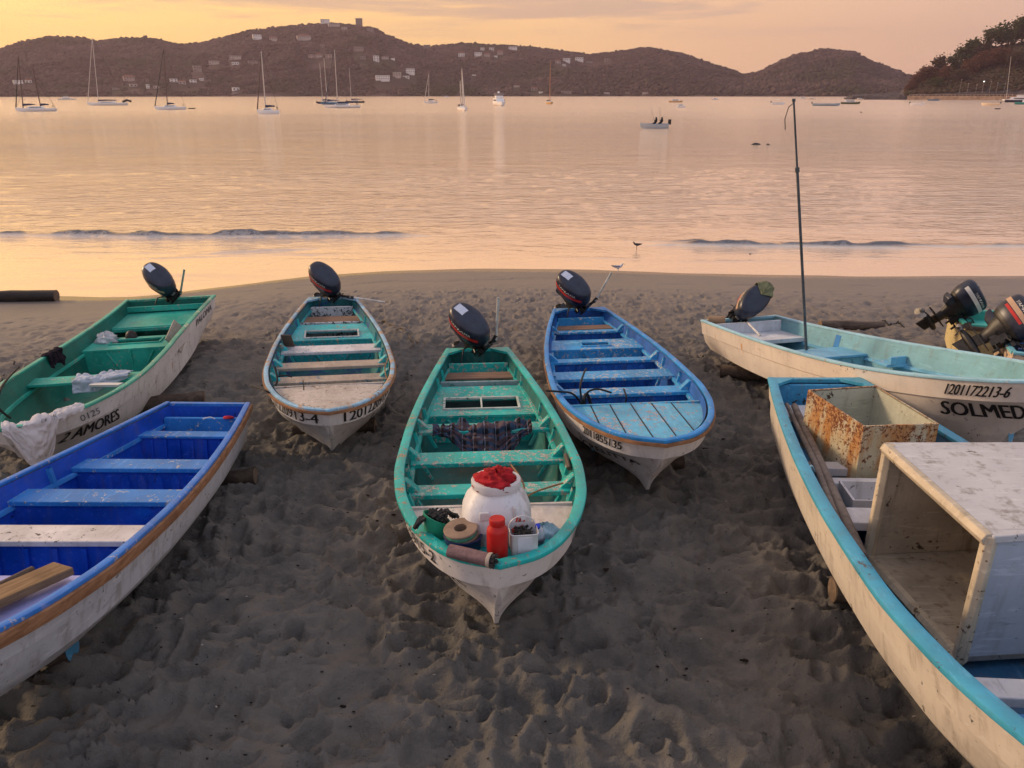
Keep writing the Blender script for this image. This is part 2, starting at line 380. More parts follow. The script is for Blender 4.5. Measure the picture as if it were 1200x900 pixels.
W3, f3 = wave(-12, -5.5, lambda x: 26.2 + .30 * (x + 8), .08, .24, 90)
W4, f4 = wave(3.0, 9, lambda x: 28.0 - .06 * x, .08, .3, 95)
W5, f5 = wave(10, 21, lambda x: 26.3 + .03 * x, .14, .3, 99)
WZ = W1 + W2 + W3 + W4 + W5
for i_, (xa, xb_, y0_, sl) in enumerate([(-14, -7, 24.6, .10), (-9.5, -3.5, 25.2, .05), (-16, -9, 25.6, .02), (0, 6, 25.0, -.05), (4, 11, 24.4, -.03), (9, 17, 24.9, .0), (12, 20, 25.6, -.04), (-7, -1, 24.3, .02), (13, 21, 28.6, .02), (7, 13, 30.2, .03)]):
    WZ = WZ + wave(xa, xb_, lambda x, y0_=y0_, sl=sl, xa=xa: y0_ + sl * (x - xa), .030, .13, 200 + i_ * 11)[0]
damp = np.clip((WY - 23.5) / 4, 0, 1) * np.clip((60 - WY) / 6, 0, 1) * np.clip((60 - np.abs(WX)) / 8, 0, 1)
WZ = WZ + damp * (.018 * fbm(WX * .5, WY * 1.3, 4, 51) + .012 * fbm(WX * 1.4, WY * 3, 3, 55))
swash = .012 * fbm(WX * .22, WY * 1.1, 3, 57) * np.clip((25.5 - WY) / 2, 0, 1)
WZ = WZ + swash
# far rows and side skirts of the same sheet
V = np.stack([WX, WY, WZ], -1).reshape(-1, 3); Fq = gridfaces(len(wy_), len(wx_))
foam = np.clip(f1 * 1.15 + f2 * .7 + f3 * .5, 0, 1).ravel()
nb = len(V)
ex = [(-9000, 16, 0), (-60, 16, 0), (60, 16, 0), (9000, 16, 0), (-9000, 60, 0), (-60, 60, 0), (60, 60, 0), (9000, 60, 0), (-9000, 9000, 0), (-60, 9000, 0), (60, 9000, 0), (9000, 9000, 0)]
V = np.vstack([V, ex])
Fq = np.vstack([Fq, np.array([(0, 1, 5, 4), (2, 3, 7, 6), (4, 5, 9, 8), (5, 6, 10, 9), (6, 7, 11, 10)]) + nb])
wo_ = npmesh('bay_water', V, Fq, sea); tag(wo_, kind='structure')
fa = wo_.data.attributes.new('foam', 'FLOAT', 'POINT'); fa.data.foreach_set('value', np.r_[foam, np.zeros(12)].astype(np.float32))

# ------------------------------------------------------------ hills across the bay
RP = [(-700, 62), (-500, 70), (-300, 58), (-100, 60), (0, 56), (20, 49), (60, 41), (98, 42), (114, 47), (140, 43), (180, 44), (212, 51), (240, 48), (262, 42), (290, 34), (340, 29), (385, 25), (420, 28), (440, 32), (455, 40), (480, 50), (500, 54), (540, 49), (600, 51), (640, 56), (690, 63), (705, 61), (760, 54), (800, 61), (830, 72), (850, 78), (872, 86), (890, 83), (905, 75), (930, 64), (965, 56), (1000, 59), (1025, 72), (1045, 79), (1062, 86), (1110, 96), (1200, 104), (1500, 100), (1900, 90)]
_az = []; _el = []
for px, py in RP:
    r = ray(px, py); _az.append(math.atan2(r[0], r[1])); _el.append(r[2] / math.hypot(r[0], r[1]))
D0, D1 = 1480.0, 2150.0
def hill_h(x, y):
    az = np.arctan2(x, y); r = np.hypot(x, y)
    el = np.interp(az, _az, _el); d0 = D0 + 40 * fbm(az * 14, az * 0, 3, 3); d1 = D1 + 140 * fbm(az * 6, az * 0 + 2, 3, 4)
    H = (el * d1 + CZ) - 5.5
    u = np.clip((r - d0) / (d1 - d0), -.2, 2.2)
    s = np.where(u < 1, np.sin(np.clip(u, 0, 1) * math.pi / 2) ** 1.05, 1 - .55 * (u - 1) ** 1.5)
    g = fbm(x * .0042 + 5, y * .0030, 5, 8, True)
    s = s - .42 * (1 - g) * np.clip(u, 0, 1) * np.clip(1 - u, 0, 1) ** .8 * 1.6
    return np.where(u < 0, u * 60, H * s + 1.5 * np.clip(u * 30, 0, 1))
a_ = np.linspace(rad(-50), rad(50), 700); r_ = np.concatenate([np.linspace(1420, 2300, 150), np.linspace(2320, 3100, 20)])
A_, RR_ = np.meshgrid(a_, r_); HX = RR_ * np.sin(A_); HY = RR_ * np.cos(A_)
def foliage_mat(name, cols, scale, patch=None, rough=.9):
    m, t, b = newmat(name); geo = N(t, 'ShaderNodeNewGeometry')
    c = ramp(t, geo.outputs['Random Per Island'], [(i / (len(cols) - 1), q) for i, q in enumerate(cols)])
    n_ = noise(t, geo.outputs['Position'], scale, 5, .6)
    if patch and scale < .02: c = mixc(t, srange(t, noise(t, geo.outputs['Position'], scale * 2.3, 6, .65), .50, .62, 0, .65), c, (.15, .10, .085))
    if patch: c = mixc(t, srange(t, n_, .5, .66, 0, .8), c, patch)
    inp(t, b, 'Base Color', c); b.inputs['Roughness'].default_value = rough; b.inputs['Specular IOR Level'].default_value = .1
    return m
hillm = foliage_mat('hill_soil', [(.06, .045, .035), (.07, .05, .038)], .006, (.045, .047, .027))
tag(npmesh('hills', np.stack([HX, HY, hill_h(HX, HY)], -1).reshape(-1, 3), gridfaces(len(r_), len(a_)), hillm), kind='structure')

phi = (1 + 5 ** .5) / 2
ICO = np.array([(-1, phi, 0), (1, phi, 0), (-1, -phi, 0), (1, -phi, 0), (0, -1, phi), (0, 1, phi), (0, -1, -phi), (0, 1, -phi), (phi, 0, -1), (phi, 0, 1), (-phi, 0, -1), (-phi, 0, 1)]) / math.hypot(1, phi)
ICF = np.array([(0, 11, 5), (0, 5, 1), (0, 1, 7), (0, 7, 10), (0, 10, 11), (1, 5, 9), (5, 11, 4), (11, 10, 2), (10, 7, 6), (7, 1, 8), (3, 9, 4), (3, 4, 2), (3, 2, 6), (3, 6, 8), (3, 8, 9), (4, 9, 5), (2, 4, 11), (6, 2, 10), (8, 6, 7), (9, 8, 1)])
def blobs(C, S, seed, jit=.35):
    r = np.random.RandomState(seed); n = len(C)
    V = ICO[None] * (1 + r.uniform(-jit, jit, (n, 12, 1)))
    th = r.uniform(0, 6.28, n); c_, s2 = np.cos(th)[:, None], np.sin(th)[:, None]
    V = np.stack([V[..., 0] * c_ - V[..., 1] * s2, V[..., 0] * s2 + V[..., 1] * c_, V[..., 2]], -1)
    V = V * np.asarray(S)[:, None, :] + np.asarray(C)[:, None, :]
    return V.reshape(-1, 3), (ICF[None] + 12 * np.arange(n)[:, None, None]).reshape(-1, 3)
# ------------------------------------------------------------ houses on the hills
HZ = []
def hill_point(px, py):
    r = ray(px, py); r = r / math.hypot(r[0], r[1]); prev = None
    for d in np.arange(1485, 2600, 2.0):
        p = np.array([0, 0, CZ]) + r * d
        h = float(hill_h(np.array(p[0]), np.array(p[1])))
        if p[2] < h: return p, d
    p = np.array([0, 0, CZ]) + r * 2140; return p, 2140.0
HC = {'w': plain('house_white', (.88, .80, .72), .8, var=.1, scale=.3, bmp=0), 'b': plain('house_beige', (.52, .42, .35), .8, var=.12, scale=.3, bmp=0),
      'p': plain('house_pink', (.46, .33, .27), .8, var=.1, scale=.3, bmp=0), 'd': plain('house_dim', (.30, .24, .20), .85, var=.15, scale=.3, bmp=0)}
roof_red = plain('roof_tile', (.22, .085, .05), .85, var=.2, scale=.5, bmp=0); roof_grey = plain('roof_flat', (.30, .27, .25), .85, var=.1, scale=.5, bmp=0)
glassd = plain('window_dark', (.03, .03, .035), .25, var=.2, scale=1, bmp=0)
def house(px, py, w, h, c, label, roof='f', floors=2, arch=False):
    p, d = hill_point(px, py + h / 2); k = d / F; W = w * k * .78; H = h * k * .74; dep = max(7, W * .45)
    az = math.atan2(p[0], p[1]); HZ.append((az, d, W)); M = Matrix.Translation(p) @ Matrix.Rotation(-az + ((px * 7) % 5 - 2) * .08, 4, 'Z')
    e = empty('hillside_house', label, 'house', M=M, group='houses scattered over the far hills')
    e.matrix_world = M
    if roof == 'r': Hw = H * .72
    else: Hw = H * .93
    off = dep * .5 + 1.5
    wm = MB(); wm.box((0, off, Hw / 2 - 3), (W, dep, Hw + 6))
    if w > 9: wm.box((W * .16, -1.2, Hw * .22 - 3), (W * .6, 4, Hw * .44 + 6))
    wm.build('wall', HC[c], e, 0)
    rm = MB()
    if roof == 'r': rm.rings([[Vector((x * (W / 2 + .7) * q, off + y * (dep / 2 + .7) * q2, Hw + z)) for x, y in ((-1, -1), (1, -1), (1, 1), (-1, 1))] for q, q2, z in ((1, 1, 0), (1, 1, .3), (.55, .05, H * .28))])
    else: rm.box((0, off, Hw + .2), (W + .8, dep + .8, .5))
    rm.build('roof', roof_red if roof == 'r' else roof_grey, e, 0)
    nf = max(1, min(floors, int(Hw / 3))); nc = max(2, int(W / 4.2))
    if h >= 3.5:
        for i in range(nf):
            for j in range(nc):
                x = -W / 2 + W * (j + .5) / nc; zz = Hw * (i + .5) / nf
                if w > 9 and i == 0 and abs(x - W * .16) < W * .32: continue
                MB().box((x, off - dep / 2 - .06, zz), (W / nc * .40, .2, Hw / nf * .38)).build('window', glassd, e, 0)
HL = [(22, 96, 10, 5, 'w', 'white house low on the slope behind the two-masted sailboat', 'f'), (34, 95, 7, 5, 'w', 'pale small house right beside the ketch mizzen mast, near the far shore', 'r'),
(152, 91, 13, 8, 'p', 'pinkish two-storey house low on the slope between the first two tall masts', 'r'), (157, 100, 9, 4, 'b', 'beige low house just under the pinkish two-storey one', 'f'), (136, 104, 9, 3, 'd', 'dim brown boathouse at the shore beside the white-masted sailboat', 'f'),
(174, 101, 4, 6, 'w', 'narrow white house at the shore left of the dark-masted sloop', 'f'), (183, 102, 7, 4, 'b', 'low beige house touching the narrow white shore house', 'f'), (204, 94, 9, 5, 'w', 'white villa behind the dark mast, low on the slope', 'f'), (214, 96, 9, 6, 'b', 'cream villa in the middle of the low villa row', 'r'),
(227, 95, 8, 5, 'w', 'white villa with flat roof closing the low villa row', 'f'), (237, 93, 5, 4, 'w', 'tiny white house at the far end of the low villa row', 'f'), (232, 80, 10, 8, 'd', 'dim beige block alone above the low villa row', 'f'), (251, 73, 13, 5, 'b', 'long beige villa on the mid slope with a flat roof', 'f'),
(276, 67, 15, 5, 'b', 'long terraced villa highest of the mid-slope pair', 'f'), (276, 74, 9, 4, 'w', 'bright white house directly under the long terraced villa', 'f'), (277, 104, 9, 5, 'w', 'white house near the shore left of the blue-covered sloop', 'f'), (276, 109, 9, 3, 'd', 'dim low house at the waterline left of the blue-covered sloop', 'f'),
(302, 43, 11, 7, 'w', 'white two-storey villa high on the ridge shoulder', 'f'), (320, 45, 10, 6, 'b', 'cream villa with a tiled roof beside the white ridge villa', 'r'), (297, 73, 12, 5, 'd', 'dim long house on the mid slope behind the sloop masts', 'f'), (357, 43, 18, 8, 'b', 'wide two-storey villa with red roof below the summit', 'r'),
(381, 24, 12, 4, 'w', 'long pale house right on the summit line', 'f'), (392, 29, 15, 4, 'b', 'long beige house just under the summit', 'f'), (404, 33, 7, 4, 'b', 'small beige house under the summit tower', 'f'), (421, 25, 9, 10, 'd', 'square dark tower house on the summit', 'f', 3),
(434, 35, 9, 5, 'd', 'dim house below the tower on its downhill side', 'f'), (365, 66, 8, 6, 'p', 'small pinkish house first of the terraced row', 'f'), (374, 65, 9, 7, 'b', 'beige house in the middle of the terraced row', 'r'), (385, 66, 8, 6, 'p', 'pinkish house at the end of the terraced row', 'f'), (378, 54, 5, 4, 'd', 'small dim hut above the terraced row', 'f'),
(420, 57, 13, 6, 'd', 'wide dim house on the slope under the tower', 'f'), (425, 68, 7, 6, 'd', 'dim square house left of the bright white block', 'f'), (441, 68, 8, 9, 'w', 'bright white tall block on the mid slope', 'f', 3), (452, 68, 9, 5, 'b', 'cream house touching the bright white tall block', 'f'), (460, 69, 5, 3, 'w', 'tiny white annex at the end of the mid-slope pair', 'f'),
(449, 91, 19, 9, 'w', 'wide white apartment block with three rows of dark openings', 'f', 3), (465, 87, 11, 8, 'b', 'stepped cream apartment block next to the wide white one', 'f', 3), (481, 83, 12, 9, 'w', 'upper white apartment block ending the stepped complex', 'f', 3), (476, 90, 9, 4, 'w', 'low white terrace house under the upper apartment block', 'f'),
(500, 54, 9, 4, 'd', 'dim house on the ridge dip above the small sloop', 'f'), (541, 63, 9, 7, 'w', 'white villa above the twin-masted boat moored bow-on', 'r'), (560, 63, 10, 6, 'w', 'white flat villa second along the high row', 'f'), (571, 64, 8, 6, 'b', 'cream villa third along the high row', 'r'), (576, 57, 7, 4, 'w', 'small white house highest above the motor yacht', 'f'), (565, 57, 5, 4, 'w', 'tiny white house next to the highest small one', 'f'),
(586, 61, 8, 7, 'p', 'pinkish villa above the white motor yacht', 'r'), (601, 56, 12, 5, 'w', 'long white villa ending the high row', 'f'), (581, 66, 5, 3, 'w', 'tiny low house under the pinkish villa', 'f'), (555, 88, 5, 2.6, 'w', 'lone tiny white hut on the bare lower slope', 'f'), (654, 72, 7, 6, 'b', 'cream house nearest the wooden mast top', 'r'), (664, 70, 10, 6, 'w', 'white villa second from the wooden mast', 'f'),
(679, 69, 11, 6, 'w', 'bright white villa farthest from the wooden mast in its row', 'f'), (661, 76, 5, 3.5, 'w', 'tiny white house under the villas by the wooden mast', 'f'), (690, 73, 9, 3, 'd', 'dim low house trailing the bright white villa', 'f'), (712, 70, 7, 4, 'd', 'dim house in the saddle of the ridge', 'f'), (605, 101, 8, 3, 'b', 'low cream house near the shore behind the motor yacht', 'f'),
(626, 104, 9, 5, 'b', 'cream house near the shore left of the wooden mast', 'r'), (634, 108, 5, 3, 'w', 'tiny white boathouse at the foot of the wooden mast', 'f'), (664, 108, 14, 4, 'd', 'long dim shore building right of the wooden mast', 'f'), (711, 109, 8, 3, 'b', 'low pale shore building under the ridge saddle', 'f'), (735, 109, 6, 3, 'd', 'small dim shore hut above the anglers', 'f'), (756, 109, 8, 3, 'b', 'low shore building left of the tan motorboat', 'f')]
for q in HL:
    house(q[0], q[1], q[2], q[3], q[4], q[5], q[6], q[7] if len(q) > 7 else 2)

r0 = np.random.RandomState(12)
n = 80000; aa = r0.uniform(rad(-41), rad(40), n); uu = r0.rand(n) ** .9
rr = 1482 + uu * 760
bx, by = rr * np.sin(aa), rr * np.cos(aa); bz = hill_h(bx, by)
k = bz > .5
for (ha, hd, hW) in HZ: k &= ~((np.abs(aa - ha) * hd < hW / 2 + 3) & (rr > hd - 60) & (rr < hd + 14))
bx, by, bz = bx[k], by[k], bz[k]; n = len(bx)
s0 = r0.uniform(1.2, 3.1, n) * np.where(r0.rand(n) < .10, 1.6, 1) * (1 + .35 * fbm(bx * .012, by * .012, 3, 66))
S = np.stack([s0 * 1.15, s0 * 1.15, s0 * r0.uniform(.7, 1.15, n)], -1)
V, Fq = blobs(np.stack([bx, by, bz + s0 * .35], -1), S, 3)
forest = foliage_mat('hill_forest_leaves', [(.046, .034, .030), (.082, .056, .046), (.060, .045, .034), (.118, .082, .066), (.050, .046, .030)], .0045, (.036, .044, .020))
tag(npmesh('forest', V, Fq, forest, True), 'dry woodland covering the hills across the bay', 'forest', kind='stuff')

# ------------------------------------------------------------ headland with promenade
T2 = [(985, 112), (1000, 111), (1040, 110), (1056, 108), (1066, 101), (1078, 92), (1098, 84), (1120, 76), (1142, 66), (1160, 56), (1200, 50), (1300, 40), (1500, 45), (1900, 60)]
_a2 = []; _e2 = []
for px, py in T2:
    r = ray(px, py); _a2.append(math.atan2(r[0], r[1])); _e2.append(r[2] / math.hypot(r[0], r[1]))
E0, E1 = 770.0, 880.0
def head_h(x, y):
    az = np.arctan2(x, y); r = np.hypot(x, y); el = np.interp(az, _a2, _e2); H = el * E1 + CZ
    u = (r - E0) / (E1 - E0); s = np.where(u < 1, np.clip(u, 0, 1) ** .8, 1 - .5 * (u - 1))
    edge = np.clip((az - _a2[0]) / .015, 0, 1)
    return np.where(u < 0, -3, 3.2 + np.maximum(H - 3.2, 0) * s + .5 * fbm(x * .08, y * .08, 3, 77)) * edge - 2 * (1 - edge)
rock = plain('headland_rock', (.075, .06, .055), .9, var=.4, scale=.2, bmp=.4)
a3 = np.linspace(_a2[0] - .01, _a2[0] + .6, 260); r3 = np.linspace(768, 1060, 60)
A_, RR_ = np.meshgrid(a3, r3); HX = RR_ * np.sin(A_); HY = RR_ * np.cos(A_)
hz = head_h(HX, HY) + np.where(A_ < _a2[4], 1.6 * fbm(HX * .25, HY * .25, 3, 5), 0)
tag(npmesh('headland_terrain', np.stack([HX, HY, hz], -1).reshape(-1, 3), gridfaces(60, 260), rock, False), kind='structure')
def polar(px, r):
    d = ray(px, 109.4); a = math.atan2(d[0], d[1]); return np.array([r * math.sin(a), r * math.cos(a)]), a
def seawall_pts(px0, px1, r): return [polar(q, r)[0] for q in np.linspace(px0, px1, 14)]
sw = MB(); pts = seawall_pts(1064, 1330, 767); ptb = seawall_pts(1064, 1330, 771)
G = [[(p[0], p[1], z) for p in P_] for P_, z in ((pts, -1), (pts, 3.1), (ptb, 3.1), (ptb, -1))]
stone = plain('seawall_stone', (.40, .27, .18), .85, var=.3, scale=.3, bmp=.2)
sw.grid(G); w_ = sw.build('seawall', stone, None, 0); tag(w_, 'pinkish stone seawall of the promenade under the wooded headland', 'seawall')
ptr = seawall_pts(1066, 1330, 769.5)
rl = MB(); rl.tube([(p[0], p[1], 4.2) for p in ptr], .16, 5)
for q in np.linspace(1066, 1330, 60): p = polar(q, 769.5)[0]; rl.box((p[0], p[1], 3.6), (.3, .3, 1.2))
tag(rl.build('promenade_railing', stone, None, 0), 'low railing running along the top of the headland seawall', 'railing')
polem = plain('lamp_pole', (.30, .26, .24), .6, bmp=0)
for i, (q, hh) in enumerate([(1124, 12), (1133, 9), (1143, 8), (1150.5, 10.5), (1159, 10.5), (1167, 9.5), (1176, 9)]):
    p, a = polar(q, 773)
    l = empty('street_lamp', ['tall pale pole nearest the headland tip', 'second thin lamp pole counted from the headland tip', 'short lamp pole between the second and the lit one', 'lamp pole with a shining white head on the promenade', 'lamp pole just after the shining one', 'thin lamp pole third after the tall pale one on the right stretch', 'lamp pole on the promenade nearest the leaning white mast'][i], 'street lamp', (p[0], p[1], 3.1), -a, 'lamp posts along the promenade')
    MB().tube([(0, 0, 0), (0, 0, hh), (0, -.6, hh + .4)], [.22, .16, .1], 6).build('pole', polem, l, 60)
    MB().lathe([(.1, -.3), (.5, 0), (.45, .35), (.1, .5)], (0, -.8, hh + .3), 8).build('lamp_head', plain('lamp_lit', (.9, .9, .9), .4, emit=((1, .95, .9), 3.0), bmp=0) if i == 3 else polem, l, 60)
leafA = foliage_mat('leaves_green', [(.055, .065, .025), (.09, .095, .035), (.04, .045, .02)], .05)
leafB = foliage_mat('leaves_dry', [(.12, .055, .035), (.17, .08, .045), (.085, .042, .03)], .05)
leafC = foliage_mat('leaves_brown', [(.06, .042, .028), (.085, .056, .036), (.055, .048, .026)], .05)
bark = plain('tree_bark', (.09, .065, .05), .9, bmp=0)
def tree(px, r, H, Wd, lm, label, seed, sparse=1.0, group='trees on the wooded headland'):
    (x, y), a = polar(px, r); z = float(head_h(np.array(x), np.array(y)))
    e = empty('headland_tree', label, 'tree', (x, y, z - .4), -a, group); q = np.random.RandomState(seed)
    tk = MB(); tk.tube([(0, 0, 0), (.1 * H * .3, 0, H * .25), (0, 0, H * .5), (.3, 0, H * .75)], [.045 * H, .034 * H, .022 * H, .008 * H], 6)
    nl = 12; tips = []
    for i in range(nl):
        an = q.uniform(0, 6.28); rr = Wd * q.uniform(.3, .62); zt = H * q.uniform(.30, .95)
        tips.append((rr * math.cos(an), rr * math.sin(an), zt)); tk.tube([(0, 0, H * .35), (rr * .5 * math.cos(an), rr * .5 * math.sin(an), zt * .72), tips[-1]], [.018 * H, .012 * H, .004 * H], 5)
    tips.append((0, 0, H * .92))
    tk.build('trunk', bark, e, 60)
    C = []; S = []
    for tx, ty, tz in tips:
        for _ in range(int(75 * sparse)):
            d = q.normal(0, 1, 3) * np.array([Wd * .17, Wd * .17, H * .11]); C.append((tx + d[0], ty + d[1], tz + d[2])); s = q.uniform(.22, .55) * (H / 12); S.append((s * 1.2, s * 1.2, s * .8))
    V, Fq = blobs(np.array(C), np.array(S), seed, .5); npmesh('crown', V, Fq, lm, False, e)
TL = [(1067, 800, 9, 6, leafB, 'small rusty tree at the very tip of the headland'), (1074, 815, 13, 8, leafB, 'reddish bare-looking tree second from the headland tip'), (1084, 820, 14, 8, leafB, 'dark red tree rising above the headland tip'), (1096, 840, 17, 8, leafC, 'spiky tall brown tree standing over the tip trees'), (1104, 815, 12, 8, leafB, 'low reddish tree under the spiky brown one'),
(1113, 850, 14, 9, leafA, 'round dark green tree left of the palm-topped one'), (1123, 860, 17, 10, leafA, 'big dark green tree halfway up the headland ridge'), (1131, 865, 17, 7, leafA, 'dark green tree with a tufted top on the ridge'), (1140, 860, 12, 9, leafC, 'brown tree in the ridge dip before the highest trees'), (1150, 870, 17, 10, leafA, 'first of the high green ridge trees, with a lit left edge'),
(1161, 875, 19, 11, leafA, 'wide green tree crowning the ridge'), (1172, 878, 19, 10, leafA, 'tall green ridge tree beside the widest one'), (1184, 880, 19, 10, leafA, 'high green tree near the photo edge on the ridge'), (1196, 880, 21, 12, leafC, 'pale dry-topped tree highest on the headland'),
(1133, 815, 13, 10, leafB, 'rust-red tree in the middle of the headland slope'), (1148, 820, 13, 11, leafB, 'orange-brown tree above the shining lamp'), (1164, 825, 13, 11, leafB, 'rusty wide tree above the right-hand lamp poles'), (1180, 815, 12, 10, leafC, 'brown tree behind the leaning mast'), (1119, 800, 10, 9, leafC, 'olive brown tree low above the tall pale pole'), (1094, 795, 8, 8, leafA, 'low green tree near the left end of the seawall')]
for i, q in enumerate(TL): tree(*q, 100 + i)
n = 12000; q = np.random.RandomState(8); aa = q.uniform(_a2[3] + .004, _a2[0] + .42, n); rr = q.uniform(775, 900, n)
bx, by = rr * np.sin(aa), rr * np.cos(aa); bz = head_h(bx, by); s0 = q.uniform(.5, 1.5, n)
V, Fq = blobs(np.stack([bx, by, bz + s0 * .4], -1), np.stack([s0 * 1.3, s0 * 1.3, s0], -1), 9, .5)
tag(npmesh('scrub', V, Fq, foliage_mat('scrub_leaves', [(.06, .045, .028), (.09, .055, .035), (.05, .05, .025), (.075, .042, .03)], .03), False), 'dry scrub covering the slope of the wooded headland', 'scrub', kind='stuff')
# ------------------------------------------------------------ open fishing boats (pangas)
def cub(t, T):
    T = np.array(T, float); x = T[:, 0]; y = T[:, 1]; h = np.diff(x); d = np.diff(y) / h; m = np.zeros(len(x)); m[0] = d[0]; m[-1] = d[-1]
    for i in range(1, len(x) - 1): m[i] = 0 if d[i - 1] * d[i] <= 0 else 2 * d[i - 1] * d[i] / (d[i - 1] + d[i])
    i = np.clip(np.searchsorted(x, t) - 1, 0, len(h) - 1); u = (t - x[i]) / h[i]
    return (2 * u ** 3 - 3 * u ** 2 + 1) * y[i] + (u ** 3 - 2 * u ** 2 + u) * h[i] * m[i] + (-2 * u ** 3 + 3 * u ** 2) * y[i + 1] + (u ** 3 - u ** 2) * h[i] * m[i + 1]
T_G = [(0, .56), (.12, .69), (.25, .81), (.4, .92), (.55, .985), (.68, 1.0), (.78, .94), (.87, .79), (.94, .56), (.98, .31), (1, 0.0)]
T_C = [(0, .50), (.3, .70), (.55, .76), (.75, .70), (.86, .56), (.93, .38), (.975, .19), (1, .02)]
T_K = [(0, .2), (.5, .2), (.8, .1), (1, .02)]
class Hull:
    def __init__(s, L, B, H, HB, tw): s.L, s.B, s.H, s.HB, s.tw = L, B, H, HB, tw
    def G(s, t): return cub(t, T_G) + (s.tw - .56) * np.clip(1 - t / .5, 0, 1) ** 2
    def zs(s, x): return s.H + (s.HB - s.H) * np.clip(np.asarray(x, float) / s.L, 0, 1) ** 2.2
    def levels(s, t):
        t = np.asarray(t, float); L, b = s.L, s.B / 2; zs = s.H + (s.HB - s.H) * t ** 2.2; zr = zs - .24; g = s.G(t)
        mid = .22 * cub(t, T_C) + .78 * g * .94; e = np.clip((t - .78) / .22, 0, 1); mid = mid * (1 - e ** 3.4) + e ** 3.4 * .03
        zc = .13 + .20 * t ** 3
        return [(t * (L - .72), b * cub(t, T_K), .05 * t ** 4), (t * (L - .52), b * cub(t, T_C) * (1 + (s.tw - .56) * .6 * (1 - t)), zc),
                (t * (L - .26), b * mid, .5 * zc + .5 * zr), (t * (L - .13), b * g * .93, zr),
                (t * (L - .11), b * g * .93 + .02 * np.sqrt(np.clip((1 - t) * 8, 0, 1)), zr + .012), (t * L, b * g, zs)]
    def inner(s, t, d=.055):
        lv = s.levels(t); out = []
        for k, (x, b, z) in enumerate(lv):
            if k == 0 or k == 4: continue
            Lk = x[-1] if hasattr(x, '__len__') else 0
            out.append((np.asarray(x) * (Lk - d * 1.3) / max(Lk, .01) + .05 * (1 - t), np.clip(b - d, .0, None), np.maximum(z, .15 if k == 1 else 0)))
        return out
    def hw(s, x, z, d=.055):
        "inner half width at station x and height z"
        L = s.L; ws = []; zz = []
        for k, Lk in ((1, L - .52), (2, L - .26), (3, L - .13), (5, L)):
            t = np.array([min(x / (Lk - .07), 1.0)]); lv = s.levels(t)[k]; ws.append(max(float(lv[1][0]) - d, 0)); zz.append(float(lv[2][0]))
        zz[0] = .15
        return float(np.interp(z, zz, ws))
    def band(s, side, a, b2):
        "point on the outside of the hull between levels a and b2: f(arc metres from the stern, fraction)"
        T = np.linspace(0, 1, 400); A = s.levels(T)[a]; Bv = s.levels(T)[b2]
        Mv = s.levels(T)[2]; PM = np.c_[Mv[0], Mv[1] * side, Mv[2]]
        PA = np.c_[A[0], A[1] * side, A[2]]; PB = np.c_[Bv[0], Bv[1] * side, Bv[2]]
        arc = np.r_[0, np.cumsum(np.hypot(*np.diff(PB[:, :2], axis=0).T))]
        def f(u, v, off=.007):
            t = np.interp(u, arc, T); PA_, PB_, v_ = PA, PB, v
            if (a, b2) == (1, 3): PA_, PB_, v_ = (PA, PM, v * 2) if v < .5 else (PM, PB, v * 2 - 1)
            P = np.array([np.interp(t, T, PA_[:, i]) * (1 - v_) + np.interp(t, T, PB_[:, i]) * v_ for i in range(3)])
            t2 = min(t + .004, 1); t1 = t2 - .008
            tg = np.array([np.interp(t2, T, PB[:, i]) - np.interp(t1, T, PB[:, i]) for i in range(3)])
            up = np.array([np.interp(t, T, PB_[:, i]) - np.interp(t, T, PA_[:, i]) for i in range(3)])
            n = np.cross(tg, up) * -side; n /= (np.linalg.norm(n) + 1e-9); return P + n * off
        return f, arc[-1]

